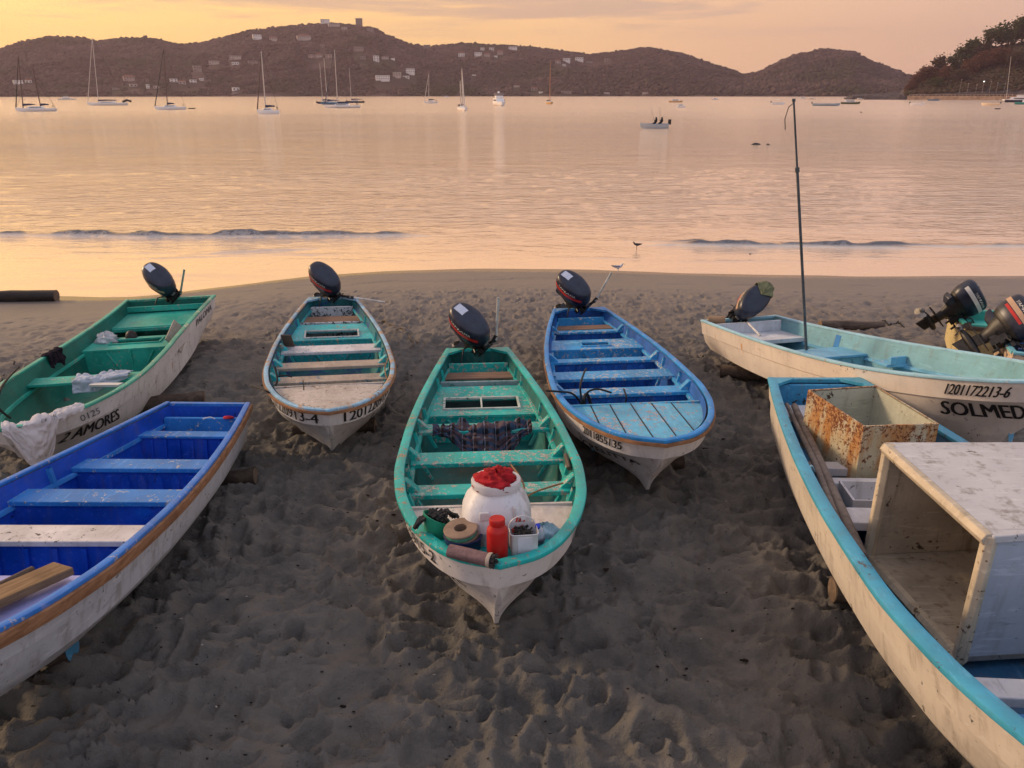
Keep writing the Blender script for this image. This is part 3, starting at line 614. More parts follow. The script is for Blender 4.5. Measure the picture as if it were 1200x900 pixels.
UU = np.linspace(0, 1, 70); TS = 1 - (1 - UU) ** 1.9
UI = np.linspace(0, 1, 50); TI = 1 - (1 - UI) ** 1.8
def mirror(x, y, z): return [(-0 + a, b, c) for a, b, c in zip(x, y, z)]
def boat(name, label, p, mats, spec, group='fishing boats drawn up on the beach'):
    x, y, h, L, B, dz, pi_, ro, tw, H, HB = p; hl_ = Hull(L, B, H, HB, tw)
    M = Matrix.Translation((x, y, float(gz(x, y)) + dz)) @ Matrix.Rotation(h, 4, 'Z') @ Matrix.Rotation(-pi_, 4, 'Y') @ Matrix.Rotation(ro, 4, 'X')
    e = empty(name, label, 'boat', M=M, group=group); e.matrix_world = M
    # shell
    lv = hl_.levels(TS); mb = MB()
    rows = [[(lv[k][0][i], s * lv[k][1][i], lv[k][2][i]) for i in range(70)] for s, ks in ((1, (5, 4, 3, 2, 1, 0)), (-1, (0, 1, 2, 3, 4, 5))) for k in ks]
    mb.grid(rows)
    tr = [(0, lv[k][1][0], lv[k][2][0]) for k in (5, 4, 3, 2, 1, 0)]
    for a, b_ in zip(tr[:-1], tr[1:]): mb.add([a, b_, (b_[0], -b_[1], b_[2]), (a[0], -a[1], a[2])], [(0, 1, 2, 3)])
    tr = [(lv[k][0][-1], max(lv[k][1][-1], 1e-4), lv[k][2][-1]) for k in (5, 4, 3, 2, 1, 0)]
    for a, b_ in zip(tr[:-1], tr[1:]): mb.add([a, b_, (b_[0], -b_[1], b_[2]), (a[0], -a[1], a[2])], [(0, 1, 2, 3)])
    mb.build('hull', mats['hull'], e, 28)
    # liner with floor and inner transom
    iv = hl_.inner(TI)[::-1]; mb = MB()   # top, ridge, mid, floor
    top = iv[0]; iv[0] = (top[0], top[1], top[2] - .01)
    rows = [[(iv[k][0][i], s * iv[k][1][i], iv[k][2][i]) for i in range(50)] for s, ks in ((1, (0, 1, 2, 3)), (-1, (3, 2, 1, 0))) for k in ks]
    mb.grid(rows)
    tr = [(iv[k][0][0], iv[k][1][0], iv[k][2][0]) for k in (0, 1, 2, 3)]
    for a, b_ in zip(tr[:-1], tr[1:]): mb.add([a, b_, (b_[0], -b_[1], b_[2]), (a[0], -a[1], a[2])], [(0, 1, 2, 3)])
    mb.build('inner_lining', mats['inner'], e, 28)  # lining and bulkhead paints are darkened, interior shade put into their colour
    # gunwale
    gw, gh = spec.get('rim', (.085, .05)); T = np.concatenate([TS, TS[-2::-1]]); sd_ = np.array([1] * 70 + [-1] * 69)
    g = hl_.levels(T)[5]; PX = g[0]; PY = g[1] * sd_; PZ = g[2]
    tx = np.gradient(PX); ty = np.gradient(PY); ln = np.hypot(tx, ty) + 1e-9; nx, ny = -ty / ln, tx / ln   # outward on port
    R = []
    for i in range(len(PX)):
        ring = []
        for k in range(12):
            a = 2 * math.pi * k / 12; cx_ = math.cos(a); sz = math.sin(a); cx_ = math.copysign(abs(cx_) ** .6, cx_); sz = math.copysign(abs(sz) ** .5, sz)
            o = -(gw / 2 - .018) + cx_ * gw / 2
            ring.append((PX[i] + nx[i] * o, PY[i] + ny[i] * o, PZ[i] + .004 + sz * gh / 2))
        R.append(ring)
    mb = MB().rings(R)
    hb0 = float(lv[5][1][0]); mb.box((.02, 0, H - .004 - spec.get('notch', 0)), (.075, 2 * hb0 - .1, gh * .9))
    if spec.get('corner', True):
        for s in (1, -1): mb.prism([(.0, s * (hb0 - .02)), (.30, s * (hl_.hw(.3, H) + .02)), (.27, s * (hl_.hw(.27, H) - .02)), (.055, s * (hb0 - .26)), (.0, s * (hb0 - .28))], H - .012, H + .022)
    mb.build('gunwale', mats['rim'], e, 40)
    if 'strake' in mats:
        R = []; ss = spec.get('strake', (.035, .055, -.035))
        for i in range(len(PX)):
            o = .018; R.append([(PX[i] + nx[i] * (o + a), PY[i] + ny[i] * (o + a), PZ[i] + ss[2] + b_) for a, b_ in ((-.012, -ss[1] / 2), (ss[0] * .8, -ss[1] / 2), (ss[0], 0), (ss[0] * .8, ss[1] / 2), (-.012, ss[1] / 2))])
        MB().rings(R).build('rubbing_strake', mats['strake'], e, 30)
    # riser along each side
    rz = spec.get('riser', .17); mb = MB()
    for s in (1, -1):
        xs_ = np.linspace(.15, spec.get('deck', L - 1.2) + .05, 40); G_ = []
        for dz_, dd in ((.018, .006), (.018, -.032), (-.018, -.032), (-.018, .006)): G_.append([(q, s * (hl_.hw(q, float(hl_.zs(q)) - rz + dz_) + dd), float(hl_.zs(q)) - rz + dz_) for q in xs_])
        mb.grid(G_ + [G_[0]])
    mb.build('side_riser', mats['bench'], e, 30)
    # side frames
    for q in spec.get('frames', [2.7, 3.6, 4.5]):
        for s in (1, -1):
            mb = MB(); zt = float(hl_.zs(q)) - .03; zb = .17; zz = np.linspace(zb, zt, 6)
            mb.grid([[(q + ox, s * (hl_.hw(q, z_) + oi), z_) for z_ in zz] for ox, oi in ((-.035, .01), (-.025, -.03), (.025, -.03), (.035, .01))])
            mb.build('side_frame', mats['bench'], e, 30)
    # thwarts: (x0, x1, drop, material key, thickness, bulkhead)
    for i, q in enumerate(spec.get('thwarts', [])):
        x0, x1, drop, mk, th, bh = q[:6]; nar = q[6] if len(q) > 6 else 0
        z0 = float(hl_.zs(.5 * (x0 + x1))) - drop; a, b_ = hl_.hw(x0, z0) - nar + .004, hl_.hw(x1, z0) - nar + .004
        mb = MB().prism([(x0, -a), (x1, -b_), (x1, b_), (x0, a)], z0 - th, z0)
        mb.build('thwart', mats[mk], e, 40, bevel=.007)
        if bh:
            xb = x1 - .03; zf = .16; mb = MB(); zz = np.linspace(zf, z0 - th, 7)
            mb.grid([[(xb, -hl_.hw(xb, z_), z_) for z_ in zz], [(xb, hl_.hw(xb, z_), z_) for z_ in zz]])
            mb.grid([[(xb - .05, -hl_.hw(xb, z_), z_) for z_ in zz], [(xb - .05, hl_.hw(xb, z_), z_) for z_ in zz]])
            if bh in ('rib', 'arch'):
                w0 = hl_.hw(xb, .4) * 1.75; nb_ = 6 if bh == 'rib' else 7
                for j in range(nb_):
                    yy = -w0 / 2 + w0 * (j + .5) / nb_; zt = z0 - th - .02; wd = w0 / nb_ * (.16 if bh == 'rib' else .30)
                    if bh == 'rib': mb.box((xb + .012, yy, (zf + zt) / 2), (.03, wd, zt - zf))
                    else:
                        prof = [(-wd, zf), (-wd, zt - .07), (-wd * .6, zt - .02), (0, zt), (wd * .6, zt - .02), (wd, zt - .07), (wd, zf)]
                        mb.rings([[(xb + ox, yy + p_ * k_, z_ if k_ == 1 else zf + (z_ - zf) * .97) for p_, z_ in prof] for ox, k_ in ((0, 1), (.03, .78))], cap0=False)
            mb.build('bulkhead', mats[q[7] if len(q) > 7 else 'inner'], e, 30)
    # knees at the thwart ends
    if spec.get('knees'):
        for q in spec['knees']:
            for s in (1, -1):
                z0 = float(hl_.zs(q)) - .14; w = hl_.hw(q, z0)
                MB().rings([[(q + dx, s * (w + .01), z0), (q + dx, s * (w - .10), z0), (q + dx, s * (w - .085), z0 + .03), (q + dx, s * (hl_.hw(q, z0 + .11) - .02), z0 + .12), (q + dx, s * (hl_.hw(q, z0 + .11) + .01), z0 + .12)] for dx in (-.05, .05)]).build('knee', mats['bench'], e, 40, bevel=.006)
    # aft deck with hatch: (x0, x1, drop, hatch x0, hatch x1, half width, frame material)
    if 'hatch' in spec:
        x0, x1, drop, a0, a1, hwid, fm_, nbar = spec['hatch']; z0 = float(hl_.zs(x1)) - drop; W = lambda q: hl_.hw(q, z0)
        mb = MB()
        mb.prism([(x0, -W(x0)), (a0, -W(a0)), (a0, W(a0)), (x0, W(x0))], z0 - .03, z0)
        mb.prism([(a1, -W(a1)), (x1, -W(x1)), (x1, W(x1)), (a1, W(a1))], z0 - .03, z0)
        for s in (1, -1): mb.prism([(a0, s * hwid), (a1, s * hwid), (a1, s * W(a1)), (a0, s * W(a0))][::s], z0 - .03, z0)
        zz = np.linspace(.16, z0 - .03, 6); xb = x1 - .012
        mb.grid([[(xb, -hl_.hw(xb, z_), z_) for z_ in zz], [(xb, hl_.hw(xb, z_), z_) for z_ in zz]])
        for s in (1, -1):
            mb.tube([(xb + .02, s * hwid * .9, z0 - .05), (xb + .02, s * hwid * .45, .2)], .018, 6)
        mb.box((xb + .015, 0, z0 - .15), (.03, .03, .25))
        mb.build('aft_deck', mats['deck'] if 'deck' in mats else mats['bench'], e, 30)
        fb = MB(); f_ = .014
        fb.box((a0, 0, z0 + .006), (f_ * 2, hwid * 2 + .03, .03)).box((a1, 0, z0 + .006), (f_ * 2, hwid * 2 + .03, .03))
        for s in (1, -1): fb.box(((a0 + a1) / 2, s * hwid, z0 + .008), (a1 - a0, f_ * 2, .028))
        if nbar: fb.box(((a0 + a1) / 2, 0, z0 + .004), (a1 - a0, .02, .024))
        fb.build('hatch_frame', mats[fm_], e, 30, bevel=.003)
        MB().box(((a0 + a1) / 2, 0, z0 - .2), (a1 - a0 - .03, hwid * 2 - .03, .02)).build('hatch_well', mats['inner'], e, 0)
    # ledge shelves: thin cross boards high at the stern (x, drop, height, material)
    for (q, drop, hh, th, mk) in spec.get('ledges', []):
        z0 = float(hl_.zs(q)) - drop; a, b_ = hl_.hw(q - th / 2, z0 - hh / 2), hl_.hw(q + th / 2, z0 - hh / 2)
        MB().prism([(q - th / 2, -a), (q + th / 2, -b_), (q + th / 2, b_), (q - th / 2, a)], z0 - hh, z0).build('bulkhead', mats[mk], e, 40, bevel=.006)
    # foredeck
    if 'deck' in spec and spec['deck']:
        x0 = spec['deck']; drop = spec.get('deck_drop', .09); t0 = x0 / L; tt = np.linspace(0, 1, 26); tt = t0 + (1 - t0) * (1 - (1 - tt) ** 1.7)
        g_ = hl_.levels(tt)[5]; X_ = g_[0] - (.05 + drop * .6) * (tt - t0) / (1 - t0); Yw = np.clip(g_[1] * (1 - .3 * drop) - .05, 0, None)
        G_ = [[(X_[i], Yw[i] * v, float(g_[2][i]) - drop + .02 * (1 - v * v)) for v in np.linspace(-1, 1, 31)] for i in range(26)]
        mb = MB().grid(G_)
        zf = float(hl_.zs(x0)) - drop; zz = np.linspace(.16, zf + .0, 7)
        mb.grid([[(x0, -hl_.hw(x0, z_), z_) for z_ in zz], [(x0, hl_.hw(x0, z_), z_) for z_ in zz]])
        mb.prism([(x0 - .03, -hl_.hw(x0, zf)), (x0, -hl_.hw(x0, zf)), (x0, hl_.hw(x0, zf)), (x0 - .03, hl_.hw(x0, zf))], zf - .05, zf + .024)
        mb.build('foredeck', mats['deckpaint'], e, 30)
        if spec.get('seams'):
            sb = MB()
            for yy in spec['seams']:
                k = [i for i in range(26) if Yw[i] > abs(yy) + .03]
                path = [(X_[i], yy, float(g_[2][i]) - drop + .02 * (1 - (yy / Yw[i]) ** 2) + .002) for i in k]
                if len(path) > 2: sb.tube(path, .007, 6, .8)
            sb.build('deck_seam', mats['seam'], e, 60)
    return e, hl_
def hull_text(e, h, side, a, b_, body, size, u0, v0, mat, bold=.0, shear=0, xs=1.0, tall=None, slope=0, u1=None, fit=0):
    "u0: metres along the hull from the stern where the lettering starts reading"
    f, tot = h.band(side, a, b_); hb_ = tall or .22
    fn = (lambda u, v, w: f((u1 - w if u1 else u0) + u, v0 + v / hb_ + slope * u)) if side < 0 else (lambda u, v, w: f(u0 - u, v0 + v / hb_ + slope * u))
    return textmesh(body, size, fn, mat, e, 'lettering', bold, shear, xs, fit)

# ------------------------------------------------------------ outboard motors
navy = plain('motor_navy', (.010, .016, .040), .36, var=.3, scale=7, bmp=.05, spec=.5, rgb2=(.028, .036, .062))
black_m = plain('motor_black', (.012, .012, .014), .42, var=.3, scale=20, bmp=.2, rgb2=(.03, .028, .028))
metal = plain('worn_metal', (.22, .21, .20), .6, .6, .3, 15, .2)
sticker = plain('sticker_white', (.58, .64, .76), .5, var=.08, scale=30, bmp=0)
red_st = plain('stripe_red', (.5, .03, .025), .4, var=.1, bmp=0)
white_st = plain('stripe_white', (.68, .66, .60), .45, var=.1, bmp=0)
tan_st = plain('stripe_tan', (.50, .33, .22), .5, var=.1, bmp=0)
tubeg = plain('tiller_tube', (.40, .41, .38), .55, var=.25, scale=12, bmp=.1)
tubegreen = plain('tiller_tube_green', (.22, .32, .26), .6, var=.25, scale=12, bmp=.1)
tubew = plain('tiller_tube_white', (.62, .58, .54), .55, var=.25, scale=12, bmp=.1)
def cowlpt(a, z, L=.66, W=.40):
    "outline of the cowling at angle a and height z (0..0.36)"
    k = np.interp(z, [0, .04, .12, .24, .295, .325, .345, .36], [.80, .90, 1, 1, .97, .91, .80, .02]); c, s = math.cos(a), math.sin(a)
    ex = math.copysign(abs(c) ** .72, c); ey = math.copysign(abs(s) ** .80, s)
    return Vector((ex * L / 2 * k - .015 * z, ey * W / 2 * k * (1 - .22 * max(0, ex) - .12 * max(0, -ex)), z + .03 * (1 - ex) * min(1, z * 4) * .5))
def motor(e, h, steer, tilt, tiller, tube=tubeg, stripe='red', stick=True, yoff=0, text='YAMAHA', sc=1.08, hgt=.06, scoop=True, leg=.68):
    M = Matrix.Translation((-.03, yoff, h.H + hgt)) @ Matrix.Rotation(tilt, 4, 'Y') @ Matrix.Rotation(steer, 4, 'Z') @ Matrix.Scale(sc, 4)
    mb = MB()
    # swivel bracket, midsection, leg, gearcase
    mb.box((-.02, 0, .02), (.16, .16, .30)); mb.box((.03, 0, -.03), (.10, .26, .06)); mb.tube([(.04, -.14, 0), (.04, .14, 0)], .022, 8)
    Z = lambda z: z if z > -.1 else -.1 + (z + .1) * leg
    mb.rings([[(-.16 + .19 * q * math.cos(a), w * math.sin(a), Z(z)) for a in np.linspace(0, 2 * math.pi, 14, endpoint=False)] for z, q, w in ((.13, 1.15, .15), (.02, 1.0, .13), (-.08, .62, .075), (-.30, .50, .055), (-.55, .46, .048), (-.62, .50, .045))])
    mb.box((-.20, 0, Z(-.60)), (.42, .17, .018)); mb.box((-.36, 0, Z(-.60)), (.10, .20, .02))
    mb.lathe([(.0, -.24), (.035, -.2), (.058, -.08), (.058, .08), (.04, .2), (.02, .22)], (-.20, 0, Z(-.60) - .13), 12, Matrix.Rotation(rad(90), 3, 'Y'))
    mb.box((-.17, 0, Z(-.60) - .07), (.16, .035, .14)); mb.prism([(-.30, -.012), (-.08, -.012), (-.08, .012), (-.30, .012)], [Z(-.6) - .33, Z(-.6) - .27, Z(-.6) - .27, Z(-.6) - .33], Z(-.6) - .17)
    for s in (1, -1):
        mb.box((.0, s * .10, -.05), (.09, .022, .22)); mb.tube([(.03, s * .10, -.12), (.16, s * .10, -.12)], .013, 6); mb.box((.17, s * .10, -.12), (.02, .09, .022)); mb.tube([(.12, s * .10, -.12), (.12, s * .10, -.2)], .02, 8)
    for i in range(9): a = i * .9; mb.tube([(.05 * math.cos(a), .1 * math.sin(a), .12), (.12 * math.cos(a * 2) + .04, .14 * math.sin(a * 1.3), .06), (.14 * math.cos(a), .12 * math.sin(a * 1.7), -.02)], .010 + .004 * (i % 3), 5)
    mb.box((.10, .02, .09), (.14, .10, .07)); mb.box((.14, -.07, .06), (.08, .05, .05))
    mo = mb.build('outboard_motor', black_m, e, 35, bevel=.004); mo.matrix_local = M
    C = Matrix.Translation((-.15, 0, .12))
    A_ = np.linspace(0, 2 * math.pi, 40, endpoint=False)
    cw = MB().rings([[C @ cowlpt(a, z) for a in A_] for z in (0, .02, .045, .08, .12, .18, .24, .27, .295, .31, .325, .335, .345, .351, .357)]).build('cowling', navy, mo, 50)
    MB().rings([[C @ (Vector((v.x * q, v.y * q, v.z))) for v in [cowlpt(a, z) for a in A_]] for z, q in ((-.035, .9), (-.02, 1.0), (.012, 1.03), (.028, 1.02))]).build('cowling_base', black_m, mo, 40)
    if scoop: MB().rings([[C @ Vector((-.10 + x * k_, y * k_, z)) for x, y in ((-.2, -.09), (.02, -.075), (.02, .075), (-.2, .09))] for z, k_ in ((-.17, .6), (-.10, 1), (-.03, 1.05))]).build('exhaust_cover', navy, mo, 30, bevel=.01)
    sm = {'red': red_st, 'white': white_st, 'tan': tan_st}[stripe]
    for s in (1, -1):
        rows = []
        aa = np.linspace(rad(38), rad(158), 22) * s
        for z in (.165, .18, .205, .225):
            rows.append([C @ (cowlpt(a, z + .0 * a) + Vector((math.cos(a) * .003, math.sin(a) * .004, 0))) for a in aa])
        MB().grid(rows).build('side_stripe', sm, mo, 60)
        if stripe == 'tan':
            MB().grid([[C @ (cowlpt(a, z) + Vector((math.cos(a) * .005, math.sin(a) * .006, 0))) for a in aa[6:16]] for z in (.118, .135, .155)]).build('side_stripe', red_st, mo, 60)
        def fn(u, v, w, s=s):
            a0 = rad(128) if s > 0 else rad(-52); x = (w / 2 - u); k_ = x / .26
            a = s * (math.pi / 2 - (k_ if s > 0 else -k_) * .95); return C @ (cowlpt(a, .158 + v) + Vector((math.cos(a) * .004, math.sin(a) * .005, 0)))
        def fn2(u, v, w, s=s):
            x = (u - w / 2) * (-s); a = s * math.acos(max(-.95, min(.95, x / .33))); return C @ (cowlpt(a, .240 + v) + Vector((math.cos(a) * .004, math.sin(a) * .006, 0)))
        textmesh(text, .058, fn2, white_st, mo, 'lettering', 0, .2, 1.2)
    if stick:
        rows = []
        for x in np.linspace(-.255, -.085, 7):
            row = []
            for y in np.linspace(-.058, .058, 5):
                best = None
                a0 = math.atan2(y / .2, x / .33)
                for a in np.linspace(a0 - .35, a0 + .35, 15):
                    for z in (.30, .32, .335, .345, .352, .356, .358, .359):
                        q = cowlpt(a, z); d = (q.x - x) ** 2 + (q.y - y) ** 2
                        if best is None or d < best[0]: best = (d, q.z)
                row.append(C @ Vector((x, y, max(best[1], .372) + .006)))
            rows.append(row)
        MB().grid(rows).build('sticker', sticker, mo, 60)
    pr = MB(); pr.lathe([(.03, -.05), (.045, 0), (.03, .05), (.0, .07)], (-.46, 0, Z(-.60) - .13), 10, Matrix.Rotation(rad(-90), 3, 'Y'))
    for k in range(3):
        R_m = Matrix.Rotation(2.094 * k, 3, 'X')
        pr.rings([[Vector((-.46, 0, Z(-.60) - .13)) + R_m @ Vector((tw_ * y + o, y, z)) for y, z in ((-.02 * w, r_), (.05 * w, r_), (.02 * w, r_ + .01))] for r_, w, tw_, o in ((.03, .6, .9, 0), (.08, 1.3, .6, 0), (.13, 1.2, .5, .005), (.155, .5, .4, .01)) for _ in (0,)])
    pr.build('propeller', metal, mo, 40)
    Mh = M.inverted(); MB().tube([Mh @ Vector(q) for q in ((.08, -.12, h.H + .06), (.16, -.2, h.H + .05), (.25, -.24, h.H - .08), (.30, -.26, h.H - .30), (.42, -.22, h.H - .45))], .011 / sc, 6).build('fuel_hose', black_m, mo, 60)
    MB().box((.165, 0, .20), (.03, .07, .05)).build('latch', metal, mo, 30, bevel=.006)
    if tiller is not None:
        Mi = M.inverted(); a, b_, c_ = [Mi @ Vector(q) for q in tiller]
        MB().tube([a, b_], .022, 8).tube([b_ - (b_ - a) * .25, b_ + (c_ - b_) * .12], .027, 8).build('tiller_arm', black_m, mo, 50)
        MB().tube([b_, c_], .019 / sc, 10).tube([c_ - (c_ - b_) * .02, c_ + (c_ - b_) * .012], .021, 10).build('tiller_tube', tube, mo, 50)
    return mo
# ------------------------------------------------------------ the nine beached boats
ink = plain('ink_black', (.018, .016, .018), .6, var=.3, scale=30, bmp=0)
ink_faint = plain('ink_faint', (.12, .12, .14), .7, var=.4, scale=40, bmp=0)
rawwood = wood('raw_wood', (.20, .13, .085), (.33, .23, .155), 3); oldwood = wood('old_wood', (.075, .055, .045), (.16, .12, .09), 5)
brownseat = wood('brown_seat', (.15, .09, .06), (.27, .17, .12), 9, (10, 1, 10)); strakew = wood('strake_wood', (.20, .095, .045), (.36, .19, .10), 2, (2, 2, 14))
dark_in = plain('dark_recess', (.02, .022, .025), .9, bmp=.1)
hw1 = lambda n, s, col=(.66, .64, .62), **k: paint(n, col, (.20, .19, .18), k.pop('wear', .30), .45, k.pop('dirt', .45), s, .07, **k)
TEAL = (.030, .36, .25); GREEN = (.018, .27, .185); TURQ = (.03, .33, .33); BLUE = (.045, .23, .55)
B3p = [-0.5106, 10.9069, -1.5056, 6.6997, 1.6671, 0.0889, 0.0554, -0.0007, 0.5408, 0.6724, 0.9755]
B2p = [-3.5206, 14.6597, -1.3579, 6.8121, 1.7212, 0.152, 0.0192, -0.029, 0.4973, 0.6866, 0.9301]
B4p = [1.2198, 13.4378, -1.5317, 6.7976, 1.7932, 0.1629, 0.046, 0.0219, 0.4991, 0.6922, 0.8928]
B1p = [-6.5379, 14.4927, -1.4295, 6.8223, 1.7876, 0.1961, -0.0019, 0.0232, 0.917, 0.7311, 0.9728]
B6p = [-3.7264, 8.6831, -1.5224, 6.4938, 1.7297, 0.0583, 0.1139, -0.0299, 0.5653, 0.6026, 1.0127]
B7p = [3.5415, 8.3787, -1.686, 7.117, 1.7908, 0.3414, 0.0702, 0.0404, 0.5751, 0.7327, 1.0593]
B5p = [3.9698, 12.9343, -1.372, 6.4066, 1.7741, 0.1479, 0.1201, 0.0079, 0.7888, 0.6492, 1.0133]
B8p = [8.02, 13.45, rad(-12), 6.6, 1.65, .08, .0, 0, .58, .66, .92]
B9p = [7.72, 11.55, rad(-19), 6.6, 1.70, .08, .0, 0, .60, .66, .92]

# centre: teal green
w3 = paint('teal_worn', (.006, .40, .36), (.52, .50, .44), .78, .4, .3, 3, .2, second=(.10, .42, .36), sec=.44)
b3m = dict(hull=hw1('hull_white_center', 31, (.80, .77, .75)), inner=paint('teal_inner', (.002, .12, .115), (.03, .10, .08), .3, .5, .5, 4, .25, second=(.006, .10, .085), sec=.42),  # inner teal set far below the bench teal, painting in the shade inside
           rim=paint('teal_rim', (.003, .39, .37), (.44, .30, .20), .62, .38, .35, 5, .2), bench=w3, deckpaint=paint('deck_whitish', (.55, .50, .46), (.05, .36, .27), .4, .5, .4, 6, .1),
           peel=paint('grey_peel', (.22, .30, .32), (.03, .28, .22), .45, .5, .3, 7, .2), wood=brownseat, frame=paint('hatch_white', (.50, .55, .50), (.04, .3, .22), .5, .5, .3, 8), deck=w3)
e3, h3 = boat('fishing_boat', 'teal green open boat with a white barrel and a red jar on its bow', B3p, b3m,
    dict(rim=(.092, .042), ledges=[(.42, .10, .30, .045, 'bench'), (1.22, .13, .36, .05, 'peel')], hatch=(1.3, 2.45, .20, 1.82, 2.24, .46, 'frame', 1),
         thwarts=[(.64, .93, .17, 'wood', .03, 0, .03), (2.96, 3.22, .13, 'bench', .04, 0), (3.90, 4.20, .13, 'bench', .045, 0), (4.78, 5.00, .13, 'bench', .045, 0)],
         knees=[3.09, 4.05, 4.89], deck=5.42, deck_drop=.10, frames=[.95, 1.35, 2.6, 3.5, 4.5, 5.2], riser=.18))
# teal breasthook at the bow
tt = np.linspace(.925, 1, 14); g_ = h3.levels(tt)[5]
MB().grid([[(g_[0][i] - .03, max(g_[1][i] - .03, 0) * v, float(g_[2][i]) - .045) for v in np.linspace(-1, 1, 9)] for i in range(14)]).build('breasthook', b3m['rim'], e3, 0, solid=.03)
hull_text(e3, h3, -1, 4, 5, '1201220915-2', .165, 0, .22, ink, .004, u1=6.42, fit=1.15)
hull_text(e3, h3, 1, 4, 5, '1201220915-2', .165, 6.12, .22, ink, .004, fit=1.15)
hull_text(e3, h3, -1, 1, 3, 'MERYL', .15, 0, .38, ink, .004, .1, tall=.40, u1=6.34, fit=.60)

# far centre left: turquoise with bare wooden thwarts
w2 = paint('turquoise_bench', (.02, .40, .44), (.45, .40, .34), .7, .45, .3, 13, .25)
bare = paint('bare_thwart', (.38, .31, .25), (.12, .25, .36), .42, .6, .4, 14, .2)
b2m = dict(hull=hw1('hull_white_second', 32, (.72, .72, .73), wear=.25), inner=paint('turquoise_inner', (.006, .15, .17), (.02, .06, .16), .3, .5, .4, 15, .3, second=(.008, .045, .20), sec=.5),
           rim=paint('rim_blue_second', (.22, .42, .58), (.30, .16, .09), .5, .45, .35, 16, .25, second=(.42, .29, .20), sec=.5), bench=w2, deckpaint=paint('deck_tan', (.46, .41, .37), (.25, .17, .12), .5, .55, .5, 17, .15),
           peel=paint('white_peel', (.52, .53, .55), (.025, .04, .05), .95, .55, .4, 18, .1), wood=brownseat, frame=paint('hatch_white2', (.50, .52, .52), (.04, .25, .3), .6, .5, .3, 19), deck=w2, white=paint('thwart_white', (.60, .58, .60), (.1, .35, .4), .45, .5, .3, 20), bare=bare, strake=strakew)
e2, h2 = boat('fishing_boat', 'turquoise and dark blue open boat with bare wooden thwarts, its bow lettered 1201220913-4', B2p, b2m,
    dict(rim=(.062, .038), ledges=[(.34, .10, .28, .05, 'peel'), (1.42, .13, .36, .045, 'peel')], hatch=(1.5, 2.5, .17, 1.95, 2.38, .44, 'frame', 0),
         thwarts=[(.82, 1.2, .17, 'wood', .035, 0, .0), (3.05, 3.42, .12, 'white', .045, 0), (4.02, 4.30, .12, 'bare', .045, 0), (4.78, 5.04, .12, 'bare', .045, 0)],
         knees=[3.24, 4.16, 4.9], deck=5.5, deck_drop=.07, frames=[1.5, 2.7, 3.7, 4.6], strake=(.02, .035, -.02)))
hull_text(e2, h2, -1, 4, 5, '1201220913-4', .20, 0, .16, ink, .004, u1=7.0, fit=1.30)
hull_text(e2, h2, 1, 4, 5, '1201220913-4', .20, 7.0, .16, ink, .004, fit=1.30)
hull_text(e2, h2, 1, 1, 3, 'LUPITA', .16, 6.08, .46, ink_faint, .002, tall=.36, fit=.9)

# far centre right: blue
w4 = paint('blue_bench', (.03, .29, .60), (.60, .62, .64), .72, .42, .25, 23, .2, second=(.16, .44, .68), sec=.42)
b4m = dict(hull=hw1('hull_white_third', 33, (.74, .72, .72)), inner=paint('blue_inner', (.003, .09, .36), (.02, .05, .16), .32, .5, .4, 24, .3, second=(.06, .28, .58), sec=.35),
           rim=paint('blue_rim', (.015, .24, .62), (.62, .62, .64), .5, .42, .3, 25, .25, second=(.42, .54, .68), sec=.36), bench=w4, deckpaint=paint('deck_blue', (.10, .42, .64), (.50, .46, .50), .75, .5, .35, 26, .15, second=(.48, .45, .50), sec=.38),
           wood=brownseat, frame=w4, deck=w4, strake=strakew, seam=dark_in)
e4, h4 = boat('fishing_boat', 'blue open boat with a planked blue foredeck and CRELITTA lettered on its bow', B4p, b4m,
    dict(rim=(.068, .042), ledges=[(.27, .10, .30, .05, 'bench')], hatch=(1.75, 2.32, .13, 1.98, 2.17, .22, 'frame', 0),
         thwarts=[(.60, .88, .16, 'wood', .03, 0, .04), (1.05, 1.20, .13, 'bench', .04, 'rib'), (2.84, 3.02, .13, 'bench', .04, 'arch'), (3.54, 3.88, .13, 'bench', .045, 0), (4.36, 4.62, .13, 'bench', .045, 'arch')],
         knees=[1.2, 2.95, 4.5], deck=5.22, deck_drop=.10, frames=[1.5, 3.3, 4.1], seams=[-.5, -.28, -.04, .2, .43], strake=(.014, .035, -.03)))
hull_text(e4, h4, -1, 4, 5, '2011855135', .135, 0, .22, ink, .004, u1=6.70, fit=.68)
hull_text(e4, h4, -1, 1, 3, 'CRELITTA', .17, 0, .42, ink, .004, .1, tall=.40, u1=6.60, fit=.86)
hull_text(e4, h4, 1, 1, 3, 'CRELITTA', .18, 6.5, .44, ink, .004, .1, tall=.36, fit=.92)

